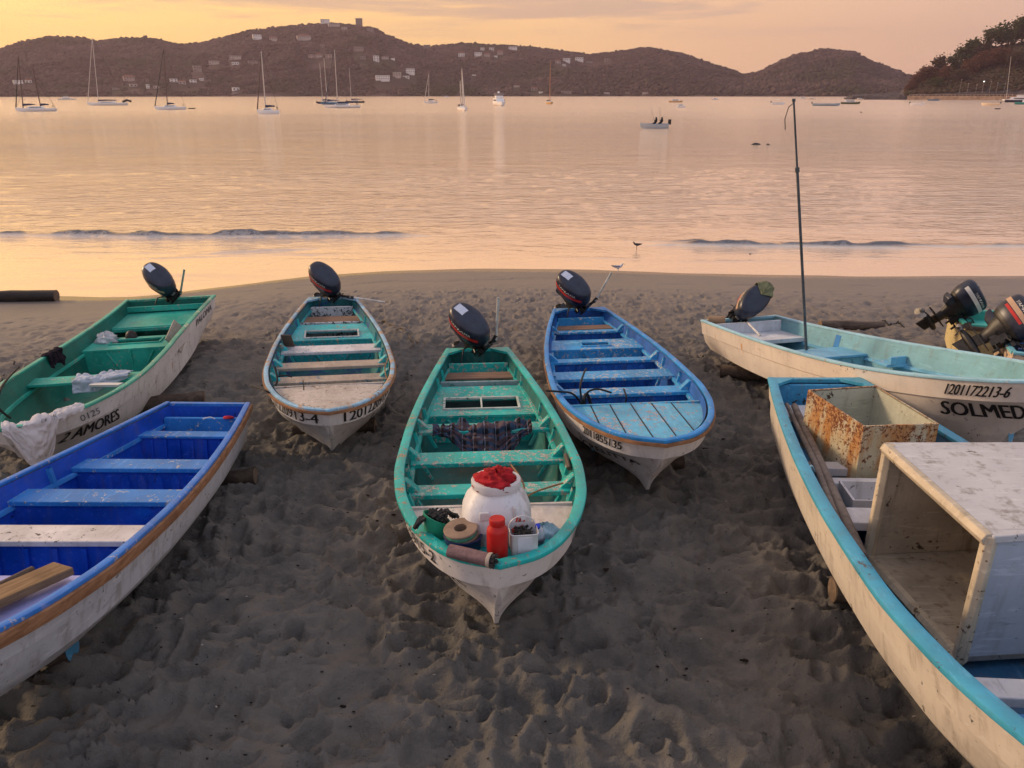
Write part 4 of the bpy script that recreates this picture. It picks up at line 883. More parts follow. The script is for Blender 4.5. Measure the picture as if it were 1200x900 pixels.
# far left: green, 2 AMORES
w1 = paint('green_bench', (.02, .37, .29), (.50, .46, .38), .42, .42, .3, 43, .2)
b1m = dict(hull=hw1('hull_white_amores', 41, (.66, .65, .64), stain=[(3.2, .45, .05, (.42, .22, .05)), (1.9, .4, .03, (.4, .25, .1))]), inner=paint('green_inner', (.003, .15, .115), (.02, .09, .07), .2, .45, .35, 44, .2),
           rim=paint('green_rim', (.05, .38, .28), (.58, .50, .38), .6, .4, .3, 45, .2, second=(.52, .52, .38), sec=.42), bench=w1, deckpaint=w1, wood=brownseat, frame=w1, deck=w1)
e1, h1 = boat('fishing_boat', 'green open boat with 2 AMORES on its side and white cloth hung over its bow', B1p, b1m,
    dict(rim=(.072, .04), ledges=[(.30, .06, .10, .04, 'bench'), (1.32, .20, .06, .04, 'bench')], hatch=(1.95, 2.62, .20, 2.12, 2.36, .40, 'frame', 0),
         thwarts=[(.34, 1.30, .18, 'bench', .035, 0), (4.12, 4.42, .16, 'bench', .04, 0)], deck=6.3, deck_drop=.16, frames=[], riser=.26, corner=False))
hull_text(e1, h1, 1, 2, 3, '2 AMORES', .20, 6.42, .10, ink, .006, .22, tall=.17, fit=.92)
hull_text(e1, h1, 1, 4, 5, '0125', .13, 6.3, .25, ink_faint, 0, fit=.32)
hull_text(e1, h1, 1, 4, 5, 'PALOMA', .17, 1.5, .14, ink_faint, .006, fit=1.2)

# near left: royal blue
w6 = paint('royal_bench', (.02, .20, .58), (.50, .54, .60), .60, .42, .2, 53, .15)
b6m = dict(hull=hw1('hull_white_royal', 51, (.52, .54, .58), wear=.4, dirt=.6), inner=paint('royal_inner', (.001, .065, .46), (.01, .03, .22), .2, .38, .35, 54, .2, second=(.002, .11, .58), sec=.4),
           rim=paint('royal_rim', (.02, .18, .60), (.40, .44, .62), .5, .4, .25, 55, .15, second=(.14, .24, .62), sec=.4), bench=w6, deckpaint=w6, white=paint('thwart_cream', (.66, .62, .60), (.12, .10, .09), .38, .5, .35, 56),
           lilac=paint('thwart_lilac', (.36, .38, .72), (.5, .5, .6), .3, .45, .2, 57), strake=strakew, shade=paint('royal_transom', (.016, .11, .50), (.03, .10, .10), .75, .5, .3, 58))
e6, h6 = boat('fishing_boat', 'royal blue open boat with a brown wooden rub rail, nearest the bottom corner', B6p, b6m,
    dict(rim=(.062, .038), ledges=[(.24, .11, .26, .06, 'bench')], corner=False,
         thwarts=[(.62, .82, .16, 'bench', .03, 'rib'), (1.72, 2.00, .13, 'bench', .045, 'arch'), (2.62, 2.92, .13, 'bench', .045, 1), (3.50, 3.80, .13, 'white', .045, 'rib'), (4.50, 5.1, .13, 'lilac', .04, 0)],
         deck=5.9, frames=[2.3, 3.2], strake=(.03, .075, -.045), riser=.2))

# far right big: cream hull, light blue inside, SOLMED
w5 = paint('pale_blue_bench', (.14, .40, .60), (.55, .58, .60), .3, .42, .25, 63, .15)
b5m = dict(hull=hw1('hull_cream_big', 61, (.76, .68, .60), wear=.12, dirt=.22, stain=[(1.55, .52, .035, (.60, .27, .04)), (.55, .5, .02, (.55, .36, .12))]), inner=paint('pale_blue_inner', (.17, .38, .45), (.10, .22, .30), .25, .5, .4, 64, .12),
           rim=paint('pale_blue_rim', (.30, .56, .68), (.60, .60, .58), .3, .42, .25, 65, .12), bench=w5, deckpaint=w5, white=paint('deck_white_big', (.58, .60, .64), (.3, .4, .45), .3, .45, .3, 66), deep=paint('deep_blue_stripe', (.02, .20, .52), (.1, .3, .5), .2, .45, .2, 67))
e5, h5 = boat('fishing_boat', 'cream hulled boat with pale blue inside and a thin mast, SOLMED on its side', B5p, b5m,
    dict(rim=(.075, .036), ledges=[(.30, .02, .20, .05, 'white')], thwarts=[(.34, 1.05, .20, 'white', .07, 0), (1.95, 2.55, .22, 'bench', .035, 1)], deck=5.9, deck_drop=.22, frames=[], riser=.30, corner=False))
hull_text(e5, h5, -1, 4, 5, '1201172213-6', .17, 0, .24, ink, .004, u1=6.34, fit=.60)
hull_text(e5, h5, -1, 2, 3, 'SOLMED', .20, 0, .08, ink, .007, -.15, tall=.17, u1=6.38, fit=.74)
for s in (1, -1):
    zz = np.linspace(.18, .62, 6); MB().grid([[(q, s * (h5.hw(q, z_) - .004), z_) for z_ in zz] for q in (1.78, 1.90)]).build('side_stripe', b5m['deep'], e5, 0)
MB().prism([(3.0, h5.hw(3.0, .5)), (3.35, h5.hw(3.35, .5)), (3.3, h5.hw(3.3, .5) - .28), (2.98, h5.hw(3, .5) - .25)], .44, .48).box((3.3, h5.hw(3.3, .5) - .12, .53), (.05, .24, .11)).build('side_seat', w5, e5, 40, bevel=.008)

# near right: sky blue rim, carries the big boxes
w7 = paint('white_bench', (.56, .56, .58), (.3, .3, .3), .4, .45, .35, 73, .1)
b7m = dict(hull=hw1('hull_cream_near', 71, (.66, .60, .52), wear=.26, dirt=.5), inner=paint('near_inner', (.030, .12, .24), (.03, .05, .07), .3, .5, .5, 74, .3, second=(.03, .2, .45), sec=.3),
           rim=paint('sky_rim', (.05, .34, .52), (.14, .10, .08), .36, .40, .25, 75, .15, second=(.20, .50, .68), sec=.35), bench=w7, deckpaint=paint('near_deck', (.02, .17, .42), (.05, .1, .2), .2, .45, .3, 76), trans=paint('near_transom', (.05, .33, .62), (.06, .06, .05), .7, .45, .4, 77))
e7, h7 = boat('fishing_boat', 'cream boat with sky blue rim carrying a rusty box and a cabin shell', B7p, b7m,
    dict(rim=(.105, .045), ledges=[(.12, .03, .30, .04, 'trans')], thwarts=[(.30, .72, .22, 'bench', .06, 0), (1.95, 2.12, .26, 'bench', .08, 0), (2.35, 2.48, .26, 'bench', .10, 1), (3.15, 3.42, .20, 'bench', .07, 0), (5.30, 5.46, .26, 'bench', .06, 0)],
         deck=5.75, deck_drop=.2, frames=[1.3], riser=.22))

# two sterns at the photo edge
w8 = paint('teal_bench_far', (.05, .40, .35), (.4, .4, .35), .35, .45, .3, 83)
b8m = dict(hull=paint('hull_yellowed', (.52, .43, .22), (.25, .17, .08), .55, .5, .6, 81, .12), inner=paint('teal_inner_far', (.02, .27, .22), (.02, .1, .1), .25, .5, .3, 84), rim=paint('teal_rim_far', (.06, .42, .36), (.2, .12, .09), .4, .45, .3, 85), bench=w8, deckpaint=w8, strake=oldwood)
e8, h8 = boat('fishing_boat', 'boat with teal inside and a yellowed stern, partly behind its blue neighbour', B8p, b8m,
    dict(thwarts=[(.4, .8, .15, 'bench', .05, 0), (2.2, 2.5, .14, 'bench', .05, 0)], deck=5.6, frames=[], corner=False, strake=(.03, .07, -.045)))
b9m = dict(hull=hw1('hull_peach', 91, (.70, .52, .38), wear=.4), inner=paint('blue_inner_far', (.03, .16, .38), (.015, .03, .05), .5, .5, .3, 94), rim=paint('rim_blue_far', (.18, .48, .56), (.35, .3, .25), .4, .45, .3, 95), bench=paint('lilac_bench', (.42, .43, .56), (.3, .3, .4), .25, .45, .3, 96), deckpaint=w5)
e9, h9 = boat('fishing_boat', 'boat with blue inside and peach stern at the photo edge, a striped motor on it', B9p, b9m,
    dict(thwarts=[(.95, 1.9, .13, 'bench', .05, 0)], deck=5.6, frames=[], corner=False))
def tr_text(e, h, body, size, y0, z0, mat):
    textmesh(body, size, lambda u, v, w: (-.004, y0 - u, z0 + v), mat, e, 'lettering', .004)
tr_text(e9, h9, 'ZENTANO', .14, .22, .34, ink)

# ------------------------------------------------------------ motors on the sterns
motor(e3, h3, rad(42), rad(42), ((.06, .10, h3.H + .08), (.12, .27, h3.H + .16), (.10, .31, h3.H + .78)), tubeg)
motor(e1, h1, rad(42), rad(42), ((.06, .10, h1.H + .06), (.12, .22, h1.H + .10), (.10, .36, h1.H + .55)), tubegreen, 'tan')
motor(e2, h2, rad(42), rad(42), ((.06, .12, h2.H + .06), (.22, .34, h2.H + .05), (.42, .98, h2.H - .02)), tubew, stick=False)
motor(e4, h4, rad(42), rad(42), ((.06, .12, h4.H + .06), (.14, .27, h4.H + .16), (.06, .56, h4.H + .64)), tubeg)
motor(e5, h5, rad(-50), rad(62), ((.10, .0, h5.H + .05), (.25, .0, h5.H + .0), (.72, .02, h5.H - .18)), tubew, 'tan', stick=False, hgt=.05)
motor(e8, h8, rad(18), rad(50), None, stripe='white', hgt=.05, sc=1.05, leg=.34)
motor(e9, h9, rad(-42), rad(50), ((.10, -.1, h9.H + .05), (.2, -.1, h9.H + .0), (.75, .15, h9.H + .12)), tubeg, 'tan', hgt=.06, sc=1.15, leg=.25)
# ------------------------------------------------------------ things lying in the boats
def on(e, px, py, zl):
    "boat-local point of height zl under a photograph pixel"
    Mi = e.matrix_world.inverted(); o = Mi @ Vector((0, 0, CZ)); d = Mi.to_3x3() @ Vector(ray(px, py)); k = (zl - o.z) / d.z
    return o + d * k
def put(o, e, loc, rz=0, rx=0, ry=0, sc=1):
    M = e.matrix_world @ Matrix.Translation(loc) @ Matrix.Rotation(rz, 4, 'Z') @ Matrix.Rotation(rx, 4, 'X') @ Matrix.Rotation(ry, 4, 'Y')
    o.matrix_world = M; return o
def sheet(name, fn, nu, nv, mat, amp=.02, fs=9.0, seed=0, parent=None, thick=.006, amp2=None):
    U = np.linspace(0, 1, nu); Vv = np.linspace(0, 1, nv)
    P = np.array([[fn(u, v) for v in Vv] for u in U], float)
    du = np.gradient(P, axis=0); dv = np.gradient(P, axis=1); n_ = np.cross(du, dv); n_ /= np.linalg.norm(n_, axis=2, keepdims=True) + 1e-9
    uu, vv = np.meshgrid(U, Vv, indexing='ij')
    f = fbm(uu * fs + .3 * fbm(uu * 4, vv * 4, 2, seed + 2), vv * fs * .45, 4, seed, True, .5); f2 = fbm(uu * fs * .5, vv * fs * .5, 3, seed + 7)
    P = P + n_ * (amp * np.clip(f, -.3, 1) + amp * .8 * f2)[..., None]
    return MB().grid([[tuple(P[i, j]) for j in range(nv)] for i in range(nu)]).build(name, mat, parent, 180, solid=thick, fix=False)
cloth_w = plain('cloth_white', (.60, .57, .58), .9, var=.08, scale=5, bmp=.3, spec=.1)
cloth_g = plain('cloth_greywhite', (.46, .50, .58), .9, var=.1, scale=6, bmp=.3, spec=.1)
cloth_d = plain('cloth_dark', (.020, .014, .022), .95, var=.3, scale=8, bmp=.3, spec=.1)
cloth_red = plain('cloth_red', (.42, .012, .018), .8, var=.45, scale=14, bmp=.4, spec=.2, rgb2=(.5, .02, .03))
rope_m = plain('rope_black', (.015, .015, .016), .8, var=.4, scale=60, bmp=.4)
rope_b = plain('rope_brown', (.24, .13, .06), .85, var=.3, scale=60, bmp=.4)
plw = plain('plastic_white', (.66, .66, .68), .38, var=.07, scale=3, bmp=.06, rgb2=(.60, .58, .57)); plr = plain('plastic_red', (.50, .014, .012), .34, var=.12, scale=5, bmp=.06)
plg = plain('plastic_green', (.02, .27, .16), .42, var=.15, scale=6, bmp=.1); pln = plain('plastic_navy', (.015, .018, .10), .4, bmp=.08)
net_m = plain('net_black', (.014, .015, .017), .85, var=.5, scale=50, bmp=.6, rgb2=(.06, .06, .06))

plb = paint('barrel_plastic', (.66, .66, .68), (.30, .26, .22), .12, .38, .65, 131, .05)
# barrel with red cloth
P = on(e3, 582, 628, .86); P.z = float(h3.zs(P.x)) - .085; BS = Matrix.Diagonal((1.16, 1.16, 1.24, 1))
br = empty('barrel', 'big white plastic barrel stuffed with red cloth on the teal boat bow', 'barrel', M=e3.matrix_world @ Matrix.Translation(P) @ BS)
def sqring(r, z, k=.55, n=40): return [(math.copysign(abs(math.cos(a)) ** k, math.cos(a)) * r, math.copysign(abs(math.sin(a)) ** k, math.sin(a)) * r, z) for a in np.linspace(rad(20), rad(380), n, endpoint=False)]
MB().rings([sqring(r, z, k) for r, z, k in ((.15, .0, .7), (.195, .01, .62), (.212, .04, .58), (.214, .14, .58), (.218, .145, .58), (.216, .155, .58), (.212, .22, .6), (.19, .28, .7), (.155, .325, .85), (.138, .345, 1), (.136, .37, 1), (.122, .37, 1), (.12, .30, 1))], cap1=False).build('body', plb, br, 50)
MB().lathe([(.137, .345), (.152, .35), (.155, .385), (.15, .395), (.128, .397), (.124, .36)], n=40).build('screw_ring', plw, br, 40)
q = Matrix.Rotation(rad(20), 4, 'Z')
MB().box((.205, -.08, .25), (.02, .06, .05)).build('handle_lug', plw, br, 30, bevel=.006)
MB().box((.19, .1, .26), (.03, .02, .075)).build('handle_lug', plw, br, 30, bevel=.006)
MB().lathe([(.0, -.004), (.05, -.004), (.052, .004), (.045, .008), (0, .008)], (.222, .03, .10), 20, Matrix.Rotation(rad(90), 3, 'Y')).build('emblem_disc', plw, br, 40)
def lump(name, r, h, mat, seed, parent, c=(0, 0, 0), amp=.3, n=26, sq=(1, 1)):
    A_ = np.linspace(0, 2 * math.pi, n * 2, endpoint=False); B_ = np.linspace(0, math.pi / 2 * 1.15, n); R = []
    for b_ in B_[::-1]:
        ring = []
        for a in A_:
            x, y = math.cos(a), math.sin(a); f = fbm(np.array(x * 1.7 + b_ * 2.1 + seed), np.array(y * 1.7 - b_ * 1.3), 4, seed, True); k = 1 + amp * float(f)
            ring.append((c[0] + r * sq[0] * math.sin(b_) * x * k, c[1] + r * sq[1] * math.sin(b_) * y * k, c[2] + h * math.cos(b_) * (k if b_ < 1.4 else 1)))
        R.append(ring)
    return MB().rings(R, cap1=False).build(name, mat, parent, 180)
rc = lump('cloth', .142, .085, cloth_red, 4, None, amp=.42); tag(rc, 'crumpled red cloth filling the mouth of the white barrel', 'cloth'); rc.matrix_world = br.matrix_world @ Matrix.Translation((0, 0, .372)) @ Matrix.Diagonal((.88, .88, .8, 1))

# green cut container with black net
P = on(e3, 513, 632, .85); P.z = float(h3.zs(P.x)) - .085
gc = empty('container', 'green plastic container with its top cut at a slant, at the bow edge', 'container', M=e3.matrix_world @ Matrix.Translation(P) @ Matrix.Rotation(rad(15), 4, 'Z'))
gc.matrix_world = e3.matrix_world @ Matrix.Translation(P) @ Matrix.Rotation(rad(15), 4, 'Z')
A_ = np.linspace(0, 2 * math.pi, 28, endpoint=False); topz = lambda a: .20 - .05 * math.sin(a)
MB().rings([[(.085 * math.cos(a), .085 * math.sin(a), 0) for a in A_], [(.095 * math.cos(a), .095 * math.sin(a), .03) for a in A_], [(.1 * math.cos(a), .1 * math.sin(a), topz(a)) for a in A_], [(.092 * math.cos(a), .092 * math.sin(a), topz(a)) for a in A_], [(.086 * math.cos(a), .086 * math.sin(a), .03) for a in A_]]).build('body', plg, gc, 40)
nt = MB(); q = np.random.RandomState(3)
for i in range(46):
    a = q.uniform(0, 6.28, 3); r = q.uniform(.02, .085, 3); nt.tube([(r[k] * math.cos(a[k]), r[k] * math.sin(a[k]), .17 + q.uniform(0, .075)) for k in range(3)], q.uniform(.006, .013), 5)
for i in range(16):
    o = q.uniform(-.03, .03, 2); nt.tube([(.0 + o[0], -.06, .2), (.02 + o[0], -.12 + o[1], .215 + o[1] * .4), (.03 + o[0], -.165 + o[1] * .5, .16 + o[0])], .011, 5)
    nt.tube([(-.05, .02 + o[0], .2), (-.06 + o[0], .1, .2 + o[1] * .3), (-.06 + o[1], .15 + o[0], .15)], .012, 5)
no = nt.build('net', net_m, None, 60); no.matrix_world = gc.matrix_world; tag(no, 'tangle of black net spilling from the slanted green container', 'net')

# spool on a navy tub
P = on(e3, 543, 650, .86); P.z = float(h3.zs(P.x)) - .08
tb = MB().lathe([(.10, 0), (.115, .01), (.13, .15), (.135, .155), (.125, .157), (.11, .02)], n=28).build('tub', pln, None, 40); put(tb, e3, P); tag(tb, 'navy blue tub under the brown line spool', 'tub')
sl = empty('line_spool', 'brown round line spool with green thread, lying on the navy tub', 'spool'); put(sl, e3, P + Vector((0, -.01, .165)), 0, rad(6), rad(8))
spb = plain('spool_brown', (.25, .17, .12), .6, var=.2, scale=12, bmp=.15)
MB().lathe([(.045, -.012), (.045, .052), (.115, .052), (.12, .045), (.115, .036), (.05, .034), (.05, .0), (.12, .0), (.12, -.01), (.1, -.014), (.045, -.012)], n=36, cap=False).build('reel', spb, sl, 40)
MB().lathe([(.05, .0), (.108, .003), (.112, .018), (.108, .034), (.05, .035), (.05, 0)], n=36, cap=False).build('thread', plain('thread_green', (.08, .32, .22), .7, var=.25, scale=60, bmp=.3), sl, 40)

# rolled rug
P = on(e3, 552, 655, 1.0); P.z = float(h3.zs(P.x)) + .055
rg = plain('rug_mauve', (.20, .125, .125), .95, var=.22, scale=25, bmp=.6); rgd = plain('rug_dark', (.05, .045, .045), .95, var=.5, scale=60, bmp=.6)
ru = empty('rolled_rug', 'mauve rolled rug with frayed dark end resting on the bow rim', 'rug'); put(ru, e3, P, rad(90 - 28), rad(0), rad(0))
A2 = np.linspace(0, 2 * math.pi, 24, endpoint=False)
MB().rings([[(x, (.047 + .003 * math.sin(a * 3 + x * 9)) * math.cos(a), (.044 + .003 * math.sin(a * 2 + x * 14)) * math.sin(a)) for a in A2] for x in np.linspace(-.16, .15, 12)]).build('roll', rg, ru, 60)
sp_ = MB(); q = np.random.RandomState(6)
for i in range(90):
    a = q.uniform(0, 6.28); r = .045 * q.uniform(0, 1) ** .5; sp_.tube([(.145, r * math.cos(a), r * math.sin(a)), (.165 + q.uniform(0, .018), r * math.cos(a) * 1.1 + q.normal(0, .006), r * math.sin(a) * 1.1 + q.normal(0, .006))], .004, 4)
sp_.build('frayed_end', rgd, ru, 60)
MB().rings([[(x, r * math.cos(a), r * math.sin(a)) for a in A2] for x, r in ((.125, .049), (.14, .052), (.152, .050))], cap0=False, cap1=False).build('hem', plain('rug_hem', (.38, .32, .26), .95, bmp=.4), ru, 60)
# red jar
P = on(e3, 583, 654, .92); P.z = float(h3.zs(P.x)) - .028
jr = empty('jar', 'tall red plastic jar with screw lid standing on the teal bow', 'jar'); put(jr, e3, P)
MB().lathe([(.05, 0), (.068, .006), (.072, .02), (.072, .20), (.068, .222), (.048, .245), (.046, .26), (.04, .26)], n=32).build('body', plr, jr, 40)
MB().lathe([(.052, .248), (.054, .252), (.054, .288), (.050, .294), (.03, .292), (0, .292)], n=32).build('lid', plr, jr, 40)
# white square bucket
P = on(e3, 613, 646, .92); P.z = float(h3.zs(P.x)) - .028
bk = empty('bucket', 'square white plastic bucket cut from a jug, holding odds and ends', 'bucket'); put(bk, e3, P, rad(3))
sq_ = lambda w, z, n=32, k=.30: [(math.copysign(abs(math.cos(a)) ** k, math.cos(a)) * w, math.copysign(abs(math.sin(a)) ** k, math.sin(a)) * w, z) for a in np.linspace(0, 2 * math.pi, n, endpoint=False)]
MB().rings([sq_(.078, 0), sq_(.087, .008), sq_(.094, .06), sq_(.096, .17), sq_(.099, .175), sq_(.094, .178), sq_(.089, .06), sq_(.08, .012)]).build('body', plw, bk, 40)
MB().box((.094, 0, .10), (.008, .10, .12)).build('label_panel', plain('plastic_white2', (.60, .61, .66), .4, bmp=.05), bk, 30, bevel=.003)
MB().tube([(-.05, .09 * math.cos(a), .17 + .075 * math.sin(a)) for a in np.linspace(0, math.pi, 14)], .005, 6).build('handle', plw, bk, 60)
lt = MB(); q = np.random.RandomState(9)
for i in range(22): a = q.uniform(-.07, .07, 4); lt.tube([(a[0], a[1], .13), (a[2], a[3], .165)], q.uniform(.005, .012), 5)
o = lt.build('hand_lines', rope_m, None, 60); o.matrix_world = bk.matrix_world; tag(o, 'dark hooks and lines inside the square white bucket', 'tackle')
lt = MB()
for i in range(12): a = q.uniform(-.05, .05, 4); lt.tube([(a[0], a[1], .0), (a[2], a[3], .04 + .03 * (i % 3)), (a[1], a[2], .02)], .011, 5)
o = lt.build('line_float', plain('orange_red', (.45, .05, .03), .6), None, 60); put(o, e3, P + Vector((-.12, -.03, .10))); tag(o, 'small red and white line bundle behind the square bucket', 'line bundle')
# bag with bottle
P = on(e3, 637, 629, .88); P.z = float(h3.zs(P.x)) - .085
bagm = plain('bag_blue', (.18, .38, .46), .35, var=.35, scale=9, bmp=.5, rgb2=(.45, .60, .68))
bg = lump('plastic_bag', .115, .14, bagm, 12, None, amp=.22, sq=(.75, 1.25)); put(bg, e3, P); tag(bg, 'pale blue plastic bag slumped at the bow beside the square bucket', 'bag')
bt = empty('bottle', 'clear bottle with blue cap and purple label lying against the blue bag', 'bottle'); put(bt, e3, P + Vector((.11, -.045, .06)), rad(-10), 0, rad(32))
MB().lathe([(.03, 0), (.042, .01), (.042, .15), (.03, .185), (.014, .20), (.014, .215)], n=20).build('body', plain('bottle_clear', (.45, .50, .60), .15, bmp=0), bt, 40)
MB().lathe([(.043, .03), (.044, .035), (.044, .105), (.043, .11)], n=20).build('label', plain('label_purple', (.18, .03, .28), .5, var=.8, scale=20, bmp=0, rgb2=(.5, .45, .55)), bt, 40)
MB().lathe([(.0, .235), (.017, .235), (.018, .212), (.014, .21)], n=16).build('cap', plain('cap_blue', (.02, .05, .55), .35, bmp=0), bt, 40)
wb = lump('cup', .05, .13, plw, 22, None, amp=.08); put(wb, e3, P + Vector((.08, -.115, 0))); tag(wb, 'crumpled white cup between the square bucket and the blue bag', 'cup')

# plaid jacket over a thwart
m, t, b = newmat('plaid'); tcn = N(t, 'ShaderNodeTexCoord'); s2 = N(t, 'ShaderNodeSeparateXYZ'); t.links.new(tcn.outputs['UV'], s2.inputs[0])
def bandn(ch, f, lo, ph=0): return math_(t, 'GREATER_THAN', math_(t, 'FRACT', math_(t, 'MULTIPLY_ADD', s2.outputs[ch], f, ph)), lo)
c = mixc(t, bandn(0, 9, .5), (.028, .055, .11), (.006, .007, .012)); c = mixc(t, math_(t, 'MULTIPLY', bandn(1, 7, .5), .8), c, (.10, .055, .06)); c = mixc(t, math_(t, 'MULTIPLY', bandn(0, 9, .92, .3), .7), c, (.16, .20, .30))
inp(t, b, 'Base Color', c); b.inputs['Roughness'].default_value = .9; plaid = m
def jk(u, v):
    y = -.56 + 1.08 * u; lo = np.interp(u, [0, .1, .2, .32, .5, .66, .8, .9, 1], [.10, .12, .2, .5, .62, .62, .40, .16, .10]); up = np.interp(u, [0, .12, .2, .5, .8, 1], [.05, .10, .16, .2, .18, .1])
    s = -up + v * (up + lo); x0 = 3.20; z0 = float(h3.zs(3.1)) - .115
    if s < 0: return (x0 + s, y, z0 + .03 - .1 * max(0, -s - .1))
    return (x0 + .02 + .55 * s, y, z0 + .02 - .42 * s)
jo = sheet('jacket', jk, 110, 60, plaid, .085, 9, 41, None, .012); jo.matrix_world = e3.matrix_world; tag(jo, 'blue and black plaid jacket thrown across a thwart of the teal boat', 'jacket')
me = jo.data; uvl = me.uv_layers.new(name='UVMap')
for lp in me.loops: i = lp.vertex_index; uvl.data[lp.index].uv = ((i // 60) / 109, (i % 60) / 59)
for (a, b_, z_) in (((492, 478), (492, 491), .72), ((663, 533), (667, 549), .78)):
    A1 = on(e3, *a, z_); B1 = on(e3, *b_, z_ - .02)
    o = MB().tube([(0, 0, 0), B1 - A1], [.02, .022], 8).build('wooden_peg', oldwood, None, 60); put(o, e3, A1); tag(o, 'short dark wooden peg on the %s side of the teal boat' % ('motor-end left' if a[0] < 500 else 'barrel-end right'), 'peg')
def rope(e, pts, r, mat, label, cat='rope', name='rope'):
    P_ = [on(e, px, py, z) if e else Vector(at(px, py, z)) for px, py, z in pts]; out = []
    for i in range(len(P_) - 1):
        p0, p1, p2, p3 = P_[max(i - 1, 0)], P_[i], P_[i + 1], P_[min(i + 2, len(P_) - 1)]
        for k in range(8):
            t_ = k / 8; out.append(.5 * ((2 * p1) + (p2 - p0) * t_ + (2 * p0 - 5 * p1 + 4 * p2 - p3) * t_ ** 2 + (3 * p1 - p0 - 3 * p2 + p3) * t_ ** 3))
    out.append(P_[-1]); c0 = out[0]; o = MB().tube([p - c0 for p in out], r, 7).build(name, mat, None, 60)
    if e: put(o, e, c0)
    else: o.location = c0
    return tag(o, label, cat)
rope(e3, [(599, 545, .84), (608, 557, .95), (614, 570, .9), (611, 582, .84)], .008, rope_b, 'brown rope arching over the thwart behind the barrel')
rope(e3, [(612, 586, .88), (624, 578, .84), (640, 572, .80), (660, 566, .82)], .008, rope_b, 'tan rope running from the barrel to the boat side')
rope(e3, [(618, 592, .80), (630, 593, .7), (642, 600, .66)], .007, rope_b, 'short tan rope end hanging below the thwart by the barrel')
# blue boat: black cables
for i, pts in enumerate([[(640, 458, .9), (655, 459, .84), (672, 462, .80), (684, 478, .5)], [(684, 482, .55), (680, 455, 1.0), (684, 438, .98), (687, 432, .95)], [(686, 482, .5), (687, 462, .9), (700, 456, .95), (716, 460, .8)], [(690, 484, .45), (684, 470, .7), (688, 462, .72), (694, 480, .5)]]):
    rope(e4, pts, .012 if i != 3 else .02, rope_m, ['black cable hanging over the rim of the blue boat', 'black cable standing straight up in the blue boat', 'black cable curving over the thwart of the blue boat', 'thick black cable bundle at the foot of the loose cables'][i], 'cable', 'cable')
rope(e4, [(731, 456, .78), (734, 466, .80), (732, 474, .6), (728, 481, .45)], .011, rope_m, 'short black strap over the middle thwart of the blue boat', 'strap', 'strap')
# turquoise boat: ropes and a dark board
rope(e2, [(294, 452, .5), (308, 456, .86), (318, 462, .84), (328, 467, .7)], .012, rope_m, 'black rope hitched over the rim of the turquoise boat')
rope(e2, [(322, 430, .9), (325, 445, .78), (322, 458, .74), (332, 468, .7)], .014, rope_m, 'black rope hanging inside the rim past the bare thwarts')
rope(e2, [(325, 441, .8), (335, 440, .82), (342, 442, .8)], .009, rope_m, 'short black rope end resting on a bare thwart')
rope(e2, [(355, 446, .80), (356, 451, .84), (356, 457, .80)], .007, rope_m, 'thin black loop tied round the front bare thwart')
rope(e2, [(455, 420, .86), (451, 432, .8), (454, 446, .8)], .009, rope_b, 'tan rope hanging at the open rim side of the turquoise boat')
A1 = on(e2, 335, 393, .84); B1 = on(e2, 341, 411, .52); o = MB().box((0, 0, 0), (.16, .02, .42)).build('board', oldwood, None, 30, bevel=.004)
o.matrix_world = e2.matrix_world @ Matrix.Translation((A1 + B1) / 2) @ (B1 - A1).to_track_quat('-Z', 'Y').to_matrix().to_4x4(); tag(o, 'dark wooden board leaning inside the turquoise boat', 'board')

# 2 AMORES boat: cloths, bag, ball, plank
def over_rim(h, x0, x1, inn, outv, side, seed):
    def fn(u, v):
        x = x0 + (x1 - x0) * u; w = float(np.interp(x / h.L, np.linspace(0, 1, 60), h.levels(np.linspace(0, 1, 60))[5][1])); z = float(h.zs(x))
        li = inn(u); lo = outv(u); s = -li + v * (li + lo)
        if s < -.04: return (x, side * (w - .09), z + .035 + (s + .04) * .95)
        if s < .04: return (x, side * (w - .03 + s * 1.2), z + .045 - abs(s) * .3)
        return (x, side * (w + .03 - .10 * (s - .04)), z + .03 - (s - .04))
    return fn
fb_, tot1 = h1.band(1, 4, 5)
def f(u, v):
    a = 6.20 + .92 * u; p0 = fb_(a, 1.0, 0); p1 = fb_(a, 1.0, 1.0); n = Vector(p1 - p0); n.z = 0; n.normalize(); P = Vector(p0)
    li = .20 + .05 * math.sin(u * 8); lo = float(np.interp(u, [0, .1, .3, .42, .52, .62, .74, .84, .93, 1], [.04, .08, .10, .14, .42, .62, .66, .50, .20, .12])); s = -li + v * (li + lo)
    if s < -.05: return P - n * (.09 + (-s - .05) * .5) + Vector((0, 0, .03 + (s + .05) * .8))
    if s < .05: return P + n * (-.03 + s * 1.2) + Vector((0, 0, .045 - abs(s) * .3))
    return P + n * (.04 - .12 * (s - .05)) + Vector((0, 0, .03 - (s - .05)))
o = sheet('cloth', f, 130, 60, cloth_w, .045, 7, 51, None, .008); o.matrix_world = e1.matrix_world; tag(o, 'large dirty white cloth draped over the rim of the green boat', 'cloth')
f = over_rim(h1, 3.18, 3.62, lambda u: .34 + .04 * math.sin(u * 9), lambda u: .05, -1, 3)
o = sheet('cloth', f, 50, 36, cloth_d, .03, 6, 61, None, .01); o.matrix_world = e1.matrix_world; tag(o, 'dark maroon cloth hung over the rim of the green boat', 'cloth')
def tsh(u, v):
    y = -.20 + .75 * u; s = v * (.46 - .3 * max(0, u - .45)); x0 = 4.18; z0 = float(h1.zs(4.3)) - .145
    return (x0 + min(s, .26) + .1 * u * 0 + max(0, s - .26) * .25, y, z0 + .02 - max(0, s - .26) * .9 + .02 * u)
